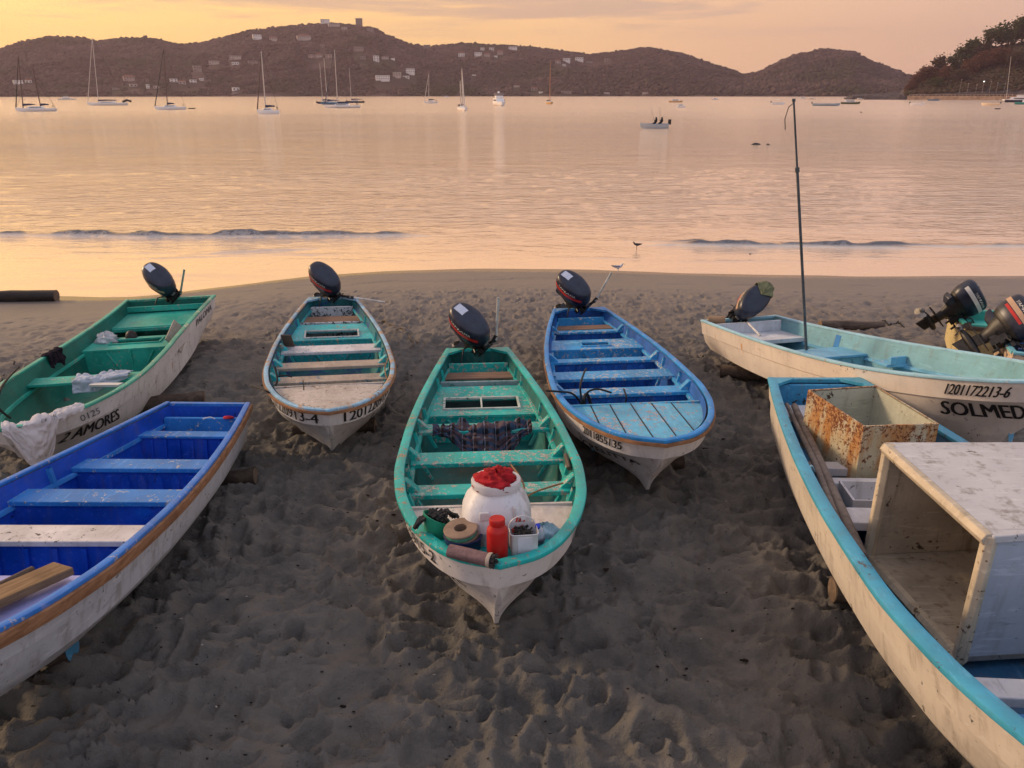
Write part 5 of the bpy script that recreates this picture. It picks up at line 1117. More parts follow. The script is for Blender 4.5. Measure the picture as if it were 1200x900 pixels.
o = sheet('shirt', tsh, 60, 40, cloth_g, .04, 7, 71, None, .008); o.matrix_world = e1.matrix_world; tag(o, 'white shirt thrown over a thwart of the green boat', 'shirt')
P = on(e1, 122, 393, .60); o = lump('plastic_bag', .17, .15, plain('bag_white', (.52, .52, .54), .5, var=.2, scale=12, bmp=.5), 31, None, amp=.25); put(o, e1, (2.1, -.52, float(h1.zs(2.2)) - .20)); tag(o, 'crumpled white bag on the box seat of the green boat', 'bag')
o = lump('float_ball', .095, .13, plain('ball_dark', (.03, .022, .02), .6, bmp=.3), 33, None, amp=.06); put(o, e1, (1.98, -.16, float(h1.zs(2.2)) - .20)); tag(o, 'dark round float beside the crumpled white bag', 'float')
o = MB().box((0, 0, 0), (1.15, .32, .03)).build('plank', wood('grey_plank', (.22, .20, .17), (.36, .33, .29), 11), None, 30, bevel=.003); o.matrix_world = e1.matrix_world @ Matrix.Translation((2.25, .66, .62)) @ Matrix.Rotation(rad(8), 4, 'Z') @ Matrix.Rotation(rad(-52), 4, 'X'); tag(o, 'grey plank leaning along the inner side of the green boat', 'plank')
o = MB().box((0, 0, 0), (.09, .55, .035)).build('batten', plw, None, 30, bevel=.004); o.matrix_world = e1.matrix_world @ Matrix.Translation((4.62, .32, .66)) @ Matrix.Rotation(rad(-28), 4, 'Z') @ Matrix.Rotation(rad(6), 4, 'X'); tag(o, 'white batten lying beside the shirt in the green boat', 'batten')
rope(None, [(22, 430, 1.5), (8, 445, 1.75), (0, 458, 1.8), (-3, 476, 1.7), (12, 490, 1.5)], .014, rope_m, 'black rope looped over the far rim of the green boat')
# royal boat: paddle, board, red rag, hooks
o = MB().box((0, 0, 0), (1.9, .20, .05), taper=(1, .9)).build('board', wood('tan_board', (.17, .10, .05), (.30, .19, .10), 21), None, 30, bevel=.006)
A1 = on(e6, 78, 664, float(h6.zs(4.4)) - .02); B1 = on(e6, -60, 725, float(h6.zs(5)) - .06)
o.matrix_world = e6.matrix_world @ Matrix.Translation(A1 + (B1 - A1).normalized() * .97) @ (B1 - A1).to_track_quat('X', 'Z').to_matrix().to_4x4(); tag(o, 'tan wooden board lying on the lilac thwart of the royal blue boat', 'board')
A1 = on(e6, 38, 667, float(h6.zs(4.4)) - .05); B1 = on(e6, -60, 715, float(h6.zs(5)) - .06)
o = MB().tube([(0, 0, 0), B1 - A1], .022, 10).build('oar', oldwood, None, 60); put(o, e6, A1); tag(o, 'dark oar handle beside the tan board in the royal blue boat', 'oar')
o = lump('rag', .035, .02, plain('rag_red', (.5, .02, .04), .8), 37, None, amp=.4, sq=(1, 1.6)); put(o, e6, (.27, .32, float(h6.zs(.3)) - .10)); tag(o, 'small red rag at the stern of the royal blue boat', 'rag')
rope(e6, [(238, 491, .56), (246, 489, .58), (252, 491, .56)], .007, plw, 'white cord beside the red rag')

# SOLMED boat: mast, motor cloth, corner pad, stern well cheeks
mst = plain('mast_dark', (.10, .11, .12), .5, .3, .3, 10, .15)
b0 = Vector(at(945, 410, 1.52)); t0 = Vector((3.66, 10.7, 4.92)); b0 = e5.matrix_world @ on(e5, 945, 410, float(h5.zs(2.2)) - .215)
ms = empty('mast', 'thin dark mast standing in the SOLMED boat, leaning a little', 'mast', b0)
V_ = t0 - b0; MB().tube([(0, 0, 0), V_ * .75], [.021, .019], 10).tube([V_ * .745, V_], [.015, .013], 8).build('pole', mst, ms, 60)
MB().tube([V_ * .74, V_ * .757], .030, 10).tube([V_ * .994, V_ * 1.004], .024, 8).build('collar', mst, ms, 60)
c_ = V_ * .99; MB().tube([c_, c_ + Vector((-.06, 0, -.05)), c_ + Vector((-.085, .02, -.2)), c_ + Vector((-.07, 0, -.33))], .006, 5).build('halyard', rope_m, ms, 60)
pad = MB().tube([(0, 0, 0), (.0, .28, 0)], [.075, .075], 14).build('fender', plain('fender_tan', (.30, .19, .11), .8, bmp=.3), None, 50); put(pad, e5, (.10, -.62, h5.H + .01), rad(-20)); tag(pad, 'tan fender roll tied on the stern corner of the SOLMED boat', 'fender')
yc = plain('cloth_yellow', (.20, .20, .11), .9, var=.25, scale=9, bmp=.4, spec=.1)
def mc(u, v):
    a = -1.3 + 2.6 * u; lo = .10 + .18 * (.5 + .5 * math.sin(u * 9)) ; r = min(1, v * 1.8); d = max(0, v - .5) * 2 * lo
    q = cowlpt(a + math.pi, .36 - .02 * r) ; k = r; return (q.x * (k * 1.04 + .0), q.y * (k * 1.06), .40 - .012 * r - d)
P_m = e5.matrix_world @ Vector((.42, .30, h5.H + .57))
o = sheet('cloth', mc, 60, 40, yc, .022, 7, 91, None, .008); tag(o, 'pale yellow cloth draped over the top of the SOLMED boat motor', 'cloth')
motor5 = [q for q in e5.children if q.name.startswith('outboard')][0]
o.matrix_world = e5.matrix_world @ motor5.matrix_local @ Matrix.Translation((-.23, 0, .125))

# near right boat: rusty box, cabin shell, poles
m, t, b = newmat('rusty_enamel'); tcn = N(t, 'ShaderNodeTexCoord'); v = tcn.outputs['Object']
s2 = N(t, 'ShaderNodeSeparateXYZ'); t.links.new(v, s2.inputs[0])
n1 = noise(t, v, 5, 7, .7, .4); n2 = noise(t, v, 30, 6, .75, .3); n3 = noise(t, v, 2, 4, .5)
zt = srange(t, s2.outputs[2], .05, .62); xt = srange(t, s2.outputs[0], .5, -.5)
am = math_(t, 'MULTIPLY_ADD', zt, .10, math_(t, 'MULTIPLY_ADD', n3, .11, math_(t, 'MULTIPLY', xt, .05)))
base = mixc(t, srange(t, n1, .35, .65), (.50, .42, .26), (.56, .52, .38))
base = mixc(t, srange(t, math_(t, 'ADD', noise(t, mapping(t, v, (0, 0, 0), (3.5, 3.5, .9)), 2.2, 6, .65), am), .56, .74, 0, .85), base, (.46, .19, .04))
rs = srange(t, math_(t, 'ADD', math_(t, 'MULTIPLY_ADD', n1, .35, -.17), math_(t, 'ADD', n2, am)), .69, .73)
rust = mixc(t, srange(t, noise(t, v, 80, 4, .6), .4, .6), (.10, .03, .012), (.24, .08, .025)); c = mixc(t, rs, base, rust)
inp(t, b, 'Base Color', c); inp(t, b, 'Roughness', math_(t, 'MULTIPLY_ADD', rs, .4, .42)); bump(t, b, math_(t, 'ADD', rs, n1), .5, .005); rusty = m
enam = paint('enamel_inside', (.46, .47, .38), (.06, .035, .02), .40, .45, .35, 111, .1)
xb = [Vector((3.09, 6.22)), Vector((3.78, 6.28)), Vector((3.64, 7.24)), Vector((2.92, 7.12))]; zb, zt_ = 1.66, 2.26
cen = sum(xb, Vector((0, 0))) / 4
rb = empty('metal_box', 'open rusty cream metal box standing on the thwarts of the near boat', 'box', (cen.x, cen.y, zb))
L_ = [(p - cen) for p in xb]; mb = MB(); T_ = .022
ins = [p * .955 for p in L_]
mb.rings([[(p.x, p.y, z) for p in L_] for z in (0, zt_ - zb)], cap0=True, cap1=False).build('outer_wall', rusty, rb, 0, fix=True)
MB().rings([[(p.x, p.y, zt_ - zb) for p in L_], [(p.x, p.y, zt_ - zb + .004) for p in L_], [(p.x, p.y, zt_ - zb + .004) for p in ins], [(p.x, p.y, zt_ - zb - .01) for p in ins]], cap0=False, cap1=False).build('top_edge', rusty, rb, 0)
MB().rings([[(p.x, p.y, z) for p in ins] for z in (zt_ - zb + .003, .03)], cap0=False, cap1=True).build('inner_wall', enam, rb, 0)
# cabin shell: floor, far side, top, thick edges
shell = paint('cabin_white', (.52, .52, .53), (.20, .17, .13), .30, .5, .85, 121, .07); shin = paint('cabin_inner', (.42, .36, .28), (.12, .085, .055), .35, .6, .95, 122, .2, second=(.30, .22, .10), sec=.35); edge = paint('cabin_edge', (.54, .46, .34), (.20, .13, .07), .48, .55, .5, 123, .15)
side_shaded = paint('cabin_side_shaded', (.40, .45, .52), (.14, .14, .14), .38, .5, .4, 124, .08)  # white side panel painted darker and bluish, its shade put into the colour
cz0, cz1 = 1.74, 2.68; F0 = Vector((2.68, 4.98)); F1 = Vector((2.76, 3.83))   # open face
dv_ = Vector((.995, .08)); Dp = .98
cb = empty('cabin_shell', 'big white box shaped cabin shell open on one face, topmost load of the near boat', 'cabin', (F0.x, F0.y, cz0))
def c3(p, z): return (p.x - F0.x, p.y - F0.y, z - cz0)
k0, k1 = F0, F1; r0_, r1_ = F0 + dv_ * Dp, F1 + dv_ * (Dp + .02)
rm0 = r0_ + (F1 - F0) * .18; th = .05
def slab(name, poly, mat, n_):
    "poly: 3d corners, n_: inward thickness vector"
    k = len(poly); V = [Vector(p) for p in poly] + [Vector(p) + Vector(n_) for p in poly]
    return MB().add(V, [tuple(range(k - 1, -1, -1)), tuple(range(k, 2 * k))] + [(i, (i + 1) % k, k + (i + 1) % k, k + i) for i in range(k)]).build(name, mat, cb, 30, bevel=.008)
dn = Vector((0, 0, -th)); g_ = dv_ * .03
top_poly = [c3(k0 + Vector((-.02, .02)), cz1), c3(k1 + Vector((-.02, -.02)), cz1 - .04), c3(r1_, cz1 - .02), c3(r0_ + (F1 - F0) * .42, cz1 + .02), c3(r0_ + (F1 - F0) * .10 - dv_ * .05, cz1 + .03)]
slab('roof_panel', top_poly, shell, dn)
slab('floor_panel', [c3(k0, cz0), c3(k1, cz0), c3(r1_, cz0), c3(r0_, cz0)], shin, (0, 0, th))
slab('end_panel', [c3(k1, cz0 + .0), c3(k1, cz1 - .09), c3(r1_, cz1 - .07), c3(r1_, cz0)], side_shaded, (0, .05, 0))
slab('end_panel', [c3(k0, cz0 + th), c3(k0, cz1 - th - .002), c3(r0_, cz1 - th), c3(r0_, cz0 + th)], shin, (0, -.05, 0))
slab('back_panel', [c3(r0_ - dv_ * .05, cz0 + th), c3(r0_ - dv_ * .05, cz1 - th), c3(r1_ - dv_ * .05, cz1 - th - .03), c3(r1_ - dv_ * .05, cz0 + th)], shin, (.05, 0, 0))
eb = MB(); w_ = .055
for (a, b_) in ((c3(k0 + Vector((-.012, -.02)), cz0 - .01), c3(k0 + Vector((-.012, -.02)), cz1)), (c3(k1 + Vector((-.012, .02)), cz0), c3(k1 + Vector((-.012, .02)), cz1 - .05)), (c3(k0 + Vector((-.03, .0)), cz1 - .035), c3(k1 + Vector((-.03, 0)), cz1 - .075)), (c3(k0 + Vector((-.012, 0)), cz0 + .01), c3(k1 + Vector((-.012, 0)), cz0 + .01))):
    eb2 = MB().tube([a, tuple((Vector(a) + Vector(b_)) / 2), b_], .044, 6); eb2.build('frame_edge', edge, cb, 30, bevel=.006)
slab('inner_step', [c3(k0 + dv_ * .45 + (F1 - F0) * .55, cz0 + th), c3(k1 + dv_ * .45, cz0 + th), c3(r1_, cz0 + th), c3(r0_ + (F1 - F0) * .55, cz0 + th)], shin, (0, 0, .22))
greyp = wood('grey_pole', (.13, .10, .085), (.24, .20, .17), 33, (3, 3, 3))
for i, (a, b_, r) in enumerate([((922, 474, .62), (1000, 660, .74), .028), ((931, 476, .60), (1010, 655, .66), .045)]):
    A1 = on(e7, *a); B1 = on(e7, *b_); o = MB().tube([(0, 0, 0), (B1 - A1) * .5 + Vector((0, .03 * (1 - i), 0)), B1 - A1], [r * .8, r, r * 1.05], 10).build('pole', greyp, None, 60); put(o, e7, A1)
    tag(o, ['thin grey pole lying along the inner side of the near boat', 'thick grey pole lying beside the thin one'][i], 'pole')
hb = empty('hatch_box', 'dark open storage box between the rusty box and the cabin shell', 'box'); put(hb, e7, (2.75, -.12, .30), rad(0))
MB().rings([[(x * k_, y * k_, z) for x, y in ((-.2, -.3), (.2, -.3), (.2, .3), (-.2, .3))] for z, k_ in ((0, .96), (.26, 1), (.26, .93), (.03, .9))]).build('body', w7, hb, 0)
o = lump('gear_heap', .24, .14, net_m, 77, None, amp=.45, sq=(.8, 1.1)); put(o, e7, (2.98, .02, .18)); tag(o, 'heap of black gear in the bilge under the rusty box', 'gear')
rope(e7, [(949, 553, .72), (951, 546, .80), (955, 556, .66), (957, 570, .5)], .010, plain('strap_blue', (.3, .5, .6), .7), 'short pale blue strap tied at the inner side of the near boat')

# ------------------------------------------------------------ log rollers and drift logs on the sand
barkl = wood('log_bark', (.045, .032, .026), (.11, .082, .062), 41, (3, 3, 3), .9); logend = wood('log_end', (.14, .10, .07), (.24, .17, .12), 42, (5, 5, 5), .9)
def log(p0, p1, r, label, endm=None, zoff=.75, mat=barkl, group='log rollers under the boats'):
    a = Vector(p0); b_ = Vector(p1); a.z = ground_h(a.x, a.y) + r * zoff; b_.z = ground_h(b_.x, b_.y) + r * zoff; d = b_ - a; n_ = 9
    e = empty('log', label, 'log', a, 0, group); q = np.random.RandomState(int(abs(a.x * 71 + a.y * 13)) % 9999); S = d.normalized().cross(Vector((0, 0, 1))).normalized(); U = S.cross(d.normalized())
    R = []
    for i in range(n_):
        f = i / (n_ - 1); rr = r * (1 + .05 * q.normal()); R.append([d * f + (S * math.cos(x) + U * math.sin(x)) * rr * (1 + .05 * math.sin(3 * x + i)) for x in np.linspace(0, 2 * math.pi, 18, endpoint=False)])
    MB().rings(R).build('trunk', mat, e, 50)
    for f, s in ((0, -1), (1, 1)): MB().rings([[d * f + d.normalized() * s * .004 + (S * math.cos(x) + U * math.sin(x)) * r * k for x in np.linspace(0, 2 * math.pi, 18, endpoint=False)] for k in (.97, .45, .05)], cap0=False).build('cut_end', endm or logend, e, 0)
    return e
g3 = lambda px, py, z=None: at(px, py, z if z is not None else .9)
log(at(-70, 348, .15), at(66, 346, .15), .16, 'thick dark drift log lying at the edge of the water', mat=plain('log_wet', (.022, .016, .014), .6, var=.4, scale=6, bmp=.5), group='drift logs')
log(at(960, 387, .32), at(1034, 386, .32), .10, 'dark log on the sand behind the SOLMED boat', mat=oldwood, group='drift logs')
log(at(20, 786, 1.05), at(90, 782, 1.05), .10, 'roller log with a blue painted end under the royal blue boat', paint('log_blue_end', (.05, .22, .38), (.2, .2, .2), .4))
log(at(215, 562, .95), at(300, 560, .95), .10, 'brown roller log under the stern of the royal blue boat')
log(at(972, 712, 1.0), at(1060, 715, 1.0), .10, 'square-cut roller stub under the near boat with the cabin', mat=oldwood)
log(at(843, 447, .6), at(925, 455, .6), .10, 'roller log under the stern of the SOLMED boat')
log(at(1118, 413, .55), at(1160, 413, .55), .10, 'roller log under the stern of the boat with teal inside')
log(at(345, 500, .85), at(440, 500, .85), .09, 'roller log in shadow under the turquoise boat'); log(at(500, 640, 1.0), at(650, 640, 1.0), .08, 'roller log in shadow under the teal boat')
log(at(700, 545, .9), at(800, 545, .9), .09, 'roller log in shadow under the blue boat'); log(at(160, 478, .8), at(240, 470, .8), .11, 'roller log under the 2 AMORES boat')
log(at(1075, 640, 1.0), at(1180, 600, 1.0), .12, 'roller log under the bow half of the SOLMED boat')
def grope(pts, r, mat, label):
    P_ = []
    for (px, py) in pts:
        p = at(px, py, .7)
        for _ in range(4): p = at(px, py, ground_h(p[0], p[1]))
        P_.append(p)
    out = []
    for a, b_ in zip(P_[:-1], P_[1:]):
        for k in range(6): p = a + (b_ - a) * k / 6; out.append(Vector((p[0], p[1], ground_h(p[0], p[1]) + r * .7)))
    c0 = out[0].copy(); o = MB().tube([p - c0 for p in out], r, 7).build('rope', mat, None, 60); o.location = c0; return tag(o, label, 'rope')
sandrope = plain('rope_sandy', (.13, .105, .085), .9, var=.3, scale=40, bmp=.4)
grope([(447, 377), (456, 381), (466, 386), (474, 389), (481, 396), (489, 402), (497, 405)], .018, sandrope, 'sandy rope snaking across the sand behind the teal boat')
grope([(1034, 376), (1042, 380), (1052, 379), (1060, 384), (1068, 383)], .016, rope_m, 'dark rope trailing from the log behind the SOLMED boat')
grope([(18, 428), (8, 440), (2, 452), (0, 460)], .012, rope_m, 'dark rope on the sand beside the green boat')

# ------------------------------------------------------------ gulls at the water
gw = plain('gull_white', (.62, .60, .64), .8, bmp=0); gg = plain('gull_grey', (.05, .045, .055), .8, bmp=0)
def gull(px, py, h, label, body, head):
    p = at(px, py, .012); k = h; e = empty('gull', label, 'gull', (p[0], p[1], .01), 0, 'gulls wading in the swash')
    me = bpy.data.meshes.new('body'); vs = [(0, 0, .62), (.28, 0, .70), (.36, 0, .90), (.47, 0, .88), (-.3, 0, .66), (-.55, 0, .70), (0, .03, .5), (0, .05, .3), (0, .05, .0), (.0, -.03, .5), (.02, -.05, .3), (.02, -.05, .0)]
    ed = [(0, 1), (1, 2), (2, 3), (0, 4), (4, 5), (0, 6), (6, 7), (7, 8), (0, 9), (9, 10), (10, 11)]; rd = [.17, .11, .085, .025, .12, .03, .05, .016, .016, .05, .016, .016]
    me.from_pydata([Vector(v) * k for v in vs], ed, []); o = bpy.data.objects.new('body', me); COL.objects.link(o); o.parent = e; me.materials.append(body)
    sm = o.modifiers.new('skin', 'SKIN'); o.data.skin_vertices[0].data[0].use_root = True
    for v, r in zip(o.data.skin_vertices[0].data, rd): v.radius = (r * k, r * k)
    su = o.modifiers.new('sub', 'SUBSURF'); su.levels = su.render_levels = 2
    for s in (1, -1): MB().rings([[(x * k, s * (y * k), z * k) for y, z in ((w * .7 + .05, zc - w * .5), (w + .07, zc), (w * .6 + .05, zc + w * .7))] for x, w, zc in ((.22, .03, .70), (.05, .10, .68), (-.25, .09, .70), (-.62, .01, .74))]).build('wing', head, e, 180)
    MB().tube([(.46 * k, 0, .88 * k), (.60 * k, 0, .85 * k)], [.022 * k, .006 * k], 6).build('beak', plain('beak', (.3, .18, .05), .5, bmp=0), e, 60); return e
gull(724, 321, .34, 'pale gull standing in the swash, nearer the sand', gw, plain('gull_wing', (.18, .17, .20), .8, bmp=0)); gl = gull(746, 293, .30, 'dark gull wading further out than the pale one', gg, gg); gl.rotation_euler = (0, 0, rad(170))

# ------------------------------------------------------------ boats moored in the bay
bw = plain('bay_white', (.85, .84, .84), .4, bmp=0); bcr = plain('bay_cream', (.85, .68, .48), .45, bmp=0); bblue = plain('bay_blue', (.08, .20, .34), .45, bmp=0); bnavy = plain('bay_navy', (.02, .03, .07), .5, bmp=0); bdark = plain('bay_dark', (.02, .02, .022), .6, bmp=0)
bteal = plain('bay_teal', (.05, .30, .32), .45, bmp=0); balu = plain('mast_pale', (.55, .48, .44), .5, bmp=0); bmd = plain('mast_brown', (.10, .06, .05), .6, bmp=0); borg = plain('mast_orange', (.50, .22, .12), .6, bmp=0); btan = plain('bay_tan', (.60, .38, .16), .5, bmp=0)
SG = 'boats moored in the bay'
def vessel(name, label, cat, px0, px1, py, hull, fb=.9, beam=.28, wlm=None, endon=False, bowfwd=1):
    p = at((px0 + px1) / 2, py, 0); dd = p[1] * cP + CZ * sP; L = abs(px1 - px0) * dd / F; az = math.atan2(p[0], p[1])
    if endon: Bm = L; L = Bm * 3.2; rz = -az - rad(90) + rad(8)
    else: Bm = L * beam; rz = -az + (0 if px1 > px0 else math.pi) + rad(rng.uniform(-12, 12))
    e = empty(name, label, cat, (p[0], p[1], 0), rz, SG)    # local +x is the bow
    R = []
    for f, w, zb, zt in ((-.5, .62, .05, 1.0), (-.3, .85, -.1, .92), (-.05, 1, -.1, .88), (.2, .86, -.1, .95), (.38, .5, -.1, 1.08), (.5, .03, .35, 1.22)):
        R.append([(f * L, s * w * Bm / 2 * q, z * fb) for s, q, z in ((1, 1, zt), (1, .9, (zt + zb) / 2), (1, .45, zb), (-1, .45, zb), (-1, .9, (zt + zb) / 2), (-1, 1, zt))])
    MB().rings(R).build('hull', hull, e, 40)
    if wlm: MB().rings([[(x * 1.004, y * 1.02, z) for x, y, z in [(r[0][0], r[0][1] * .93, fb * .25), (r[0][0], r[0][1] * .93, -.1), (r[0][0], -r[0][1] * .93, -.1), (r[0][0], -r[0][1] * .93, fb * .25)]] for r in R]).build('boot_stripe', wlm, e, 0)
    return e, L, Bm, dd
def mast_(e, L, x, hgt, mat, r=.11, boom=None, cover=bnavy, jib=None, rake=0, fb=.9, spread=True):
    b_ = (x * L, 0, fb * .9); tp = (x * L + rake, 0, hgt)
    MB().tube([b_, tp], [r, r * .7], 6).build('mast', mat, e, 60)
    if spread: MB().box((x * L + rake * .6, 0, hgt * .62), (.08, 1.6, .07)).build('spreader', mat, e, 0)
    for q in (.5, -.5): MB().tube([(q * L * .96, 0, fb * 1.05), tp], .028, 4).build('stay', bdark, e, 60)
    if boom: MB().tube([(x * L, 0, fb + .9), (x * L - boom * .5, 0, fb + 1.0), (x * L - boom, 0, fb + .95)], [.34, .28, .14], 7).build('sail_cover', cover, e, 60)
    if jib: MB().tube([(.48 * L, 0, fb * 1.15), tuple(Vector((.48 * L, 0, fb * 1.15)).lerp(Vector(tp), .96))], [.17, .09], 6).build('furled_jib', jib, e, 60)
def cabin(e, L, Bm, x0, x1, h_, fb, mat=bw, win=True, w=.6):
    MB().rings([[(x * L, s * Bm * w / 2 * q, z) for x, q in ((x0, 1), (x1 - k_, .8)) for s in ((1, -1) if x == x0 else (-1, 1))] for z, k_ in ((fb * .85, 0), (fb + h_, .04))]).build('cabin', mat, e, 30)
    if win: MB().box(((x0 + x1) / 2 * L, 0, fb + h_ * .5), ((x1 - x0) * L * .7, Bm * w * 1.01, h_ * .3)).build('window', bdark, e, 0)
def sail(label, bow, stern, py, masts, hull=bw, fb=.95, wlm=None, cabm=bw, endon=False, extra=None):
    e, L, Bm, dd = vessel('sailboat', label, 'sailboat', stern, bow, py, hull, fb, .26, wlm, endon)
    k = dd / F; cabin(e, L, Bm, -.2, .22, .45, fb, cabm)
    for (mx, top, mat, boom, jib, rake) in masts:
        fx = (mx - (bow + stern) / 2) / (bow - stern) if not endon else mx; hgt = (py - top) * k
        mast_(e, L, fx, hgt, mat, .17, boom and boom * k, bnavy, jib, rake, fb)
    MB().box((-.42 * L, 0, fb + .5), (.1, Bm * .5, .7)).build('stern_rail', bdark, e, 0)
    return e, L, Bm, k
sail('two-masted sailboat nearest the left edge of the bay', 22, 64, 130.5, [(30, 71, bmd, 13, bdark, -1.5), (48, 84, bmd, 9, None, 0)])
e, L, Bm, k = sail('tall white-masted sailboat with a black sail cover', 105, 148, 123.5, [(117, 51, balu, 20, balu, -2.0)], fb=1.2)
MB().tube([(-.38 * L, 0, 1.5), (-.5 * L, .3, 2.2), (-.6 * L, 0, 1.6)], .5, 6).build('dinghy', bdark, e, 60)
sail('dark-masted sloop with a reddish awning, towing a dinghy', 183, 217, 128.5, [(197, 63, bmd, 8, bdark, -1.4)])
sail('small sloop with bright blue sail cover', 302, 327, 133.5, [(312, 66, balu, 11, bmd, -.4)])
sail('slim sailboat whose pinkish mast stands first in the cluster', 371, 396, 121.5, [(378.5, 78, balu, 10, None, 0)], bnavy)
sail('sailboat with a tall pale mast second in the cluster', 376, 408, 122.5, [(384, 72, balu, 14, None, 0)], bblue)
sail('long blue hulled sailboat with the tallest mast of the cluster', 380, 422, 126.5, [(396, 64, balu, 20, bnavy, -.3)], bw)
sail('sailboat with a crossed white mast closing the cluster', 406, 427, 120.5, [(412, 83, balu, 12, None, 0)], bdark)
sail('small white sloop alone right of the cluster', 497, 513, 121, [(502.5, 88, balu, 7, balu, -.6)])
sail('bow-on sailboat with two close masts', 536, 548, 130, [(.05, 84, balu, 3, balu, 0), (-.35, 97, balu, None, None, 0)], endon=True)
sail('small tan sailboat with an orange wooden mast', 640, 648, 122, [(.05, 75, borg, 3, None, 0)], btan, endon=True)
sail('white sailboat with leaning mast by the promenade', 1176, 1198, 118, [(1180, 70, balu, 8, bdark, 2.6)], bw)
# motor yacht
def yacht(label, px0, px1, py, fb=1.3, endon=False, hull=bw, top=bw, tiers=2, cabx=(-.3, .25)):
    e, L, Bm, dd = vessel('motorboat', label, 'motorboat', px0, px1, py, hull, fb, .3, None, endon)
    cabin(e, L, Bm, cabx[0], cabx[1], fb * .95, fb, top, True, .8)
    if tiers > 1:
        MB().box(((cabx[0] + cabx[1]) / 2 * L - .03 * L, 0, fb * 2.35), (L * .26, Bm * .6, fb * .6)).build('flybridge', top, e, 0)
        MB().box(((cabx[0] + cabx[1]) / 2 * L, 0, fb * 3.05), (L * .3, Bm * .7, .1)).build('canopy', top, e, 0)
        for s in (1, -1): MB().tube([((cabx[0] + .1) * L, s * Bm * .3, fb * 1.9), ((cabx[0] + .1) * L, s * Bm * .3, fb * 3.05)], .05, 5).build('post', bdark, e, 60)
    return e, L, Bm, dd
e, L, Bm, dd = yacht('white motor yacht with flybridge seen bow-on', 578, 592, 124, 1.55, True)
MB().lathe([(.0, 0), (.45, .1), (.5, .4), (.3, .7), (0, .8)], (-.1 * L, 0, 5.1), 10).build('radar_dome', bw, e, 60)
yacht('white cabin cruiser lying low far behind the first sailboats', 69, 88, 117, .9)
yacht('tan-hulled cabin boat right of the anglers', 784, 800, 120, .9, hull=btan, tiers=1)
yacht('small white cuddy boat just below the tan one', 803, 792, 126, .6, tiers=1)
yacht('tiny white fishing cruiser alone in the open bay', 833, 842, 117, .8, tiers=1, cabx=(-.2, .2))
yacht('far white motorboat first of a touching pair', 936, 945, 116, .9, tiers=1); yacht('far cream motorboat second of the touching pair', 946, 956, 116.5, .7, hull=bcr, tiers=1)
yacht('dark green hulled boat with a white cabin', 986, 1007, 122, 1.0, hull=plain('bay_green', (.12, .14, .08), .5, bmp=0), tiers=1); yacht('orange-cream small boat behind the green hulled one', 1003, 1012, 117, .7, hull=bcr, tiers=1)
yacht('white sport cruiser with blue canopy by the leaning mast', 1180, 1215, 120, 1.5, hull=bnavy, tiers=2, cabx=(-.35, .3)); yacht('teal hulled cruiser at the photo edge', 1192, 1230, 122.5, 1.1, hull=bteal, tiers=1)
yacht('tiny white cruiser near the far right shore', 969, 975, 110.9, .8, tiers=1); yacht('tiny pale boat beside the far shore under the ridge dip', 520, 526, 113.8, .8, tiers=1)
# small pangas in the bay
def skiff(label, px0, px1, py, hull=bw, mot=True, fb=.95, cover=None, inner=bblue):
    e, L, Bm, dd = vessel('skiff', label, 'skiff', px0, px1, py, hull, fb, .27, None)
    MB().rings([[(x * L, s * w * Bm * .43, z) for x, w in ((-.47, .62), (-.05, .98), (.3, .7)) for s in (1,)] + [(x * L, -w * Bm * .43, z) for x, w in ((.3, .7), (-.05, .98), (-.47, .62))] for z in (fb * .96, fb * 1.02)]).build('interior', inner, e, 0)
    if mot: MB().box((-.53 * L, 0, fb + .25), (.45, .4, .75)).build('outboard_motor', bdark, e, 0, bevel=.06)
    if cover: MB().box((-.05 * L, 0, fb + 1.3), (L * .35, Bm * .7, .08)).build('canopy', cover, e, 0); MB().tube([(-.05 * L, 0, fb), (-.05 * L, 0, fb + 1.3)], .05, 5).build('post', balu, e, 60)
    return e, L, Bm, dd
skiff('white covered skiff left of the thin mast tip', 904, 919, 122.5, cover=bw); skiff('long pale blue skiff with motor right of the thin mast tip', 953, 983, 124, plain('bay_paleblue', (.32, .42, .52), .45, bmp=0))
skiff('white skiff with dark motor off the seawall', 1067, 1082, 123.5, bw, inner=bw); skiff('pale blue skiff by the seawall', 1088, 1100, 118, bblue); skiff('cream skiff moored off the promenade', 1170, 1151, 123.5, bcr, inner=bcr)
skiff('teal small boat with an orange end at the seawall', 1126, 1137, 115.8, bteal, False); skiff('dark rubber dinghy behind the dark-masted sloop', 221, 229, 127.5, bdark, False, .3, inner=bdark); skiff('dark dinghy below the cream skiff', 1166, 1172, 128, bdark, False, .3, inner=bdark)
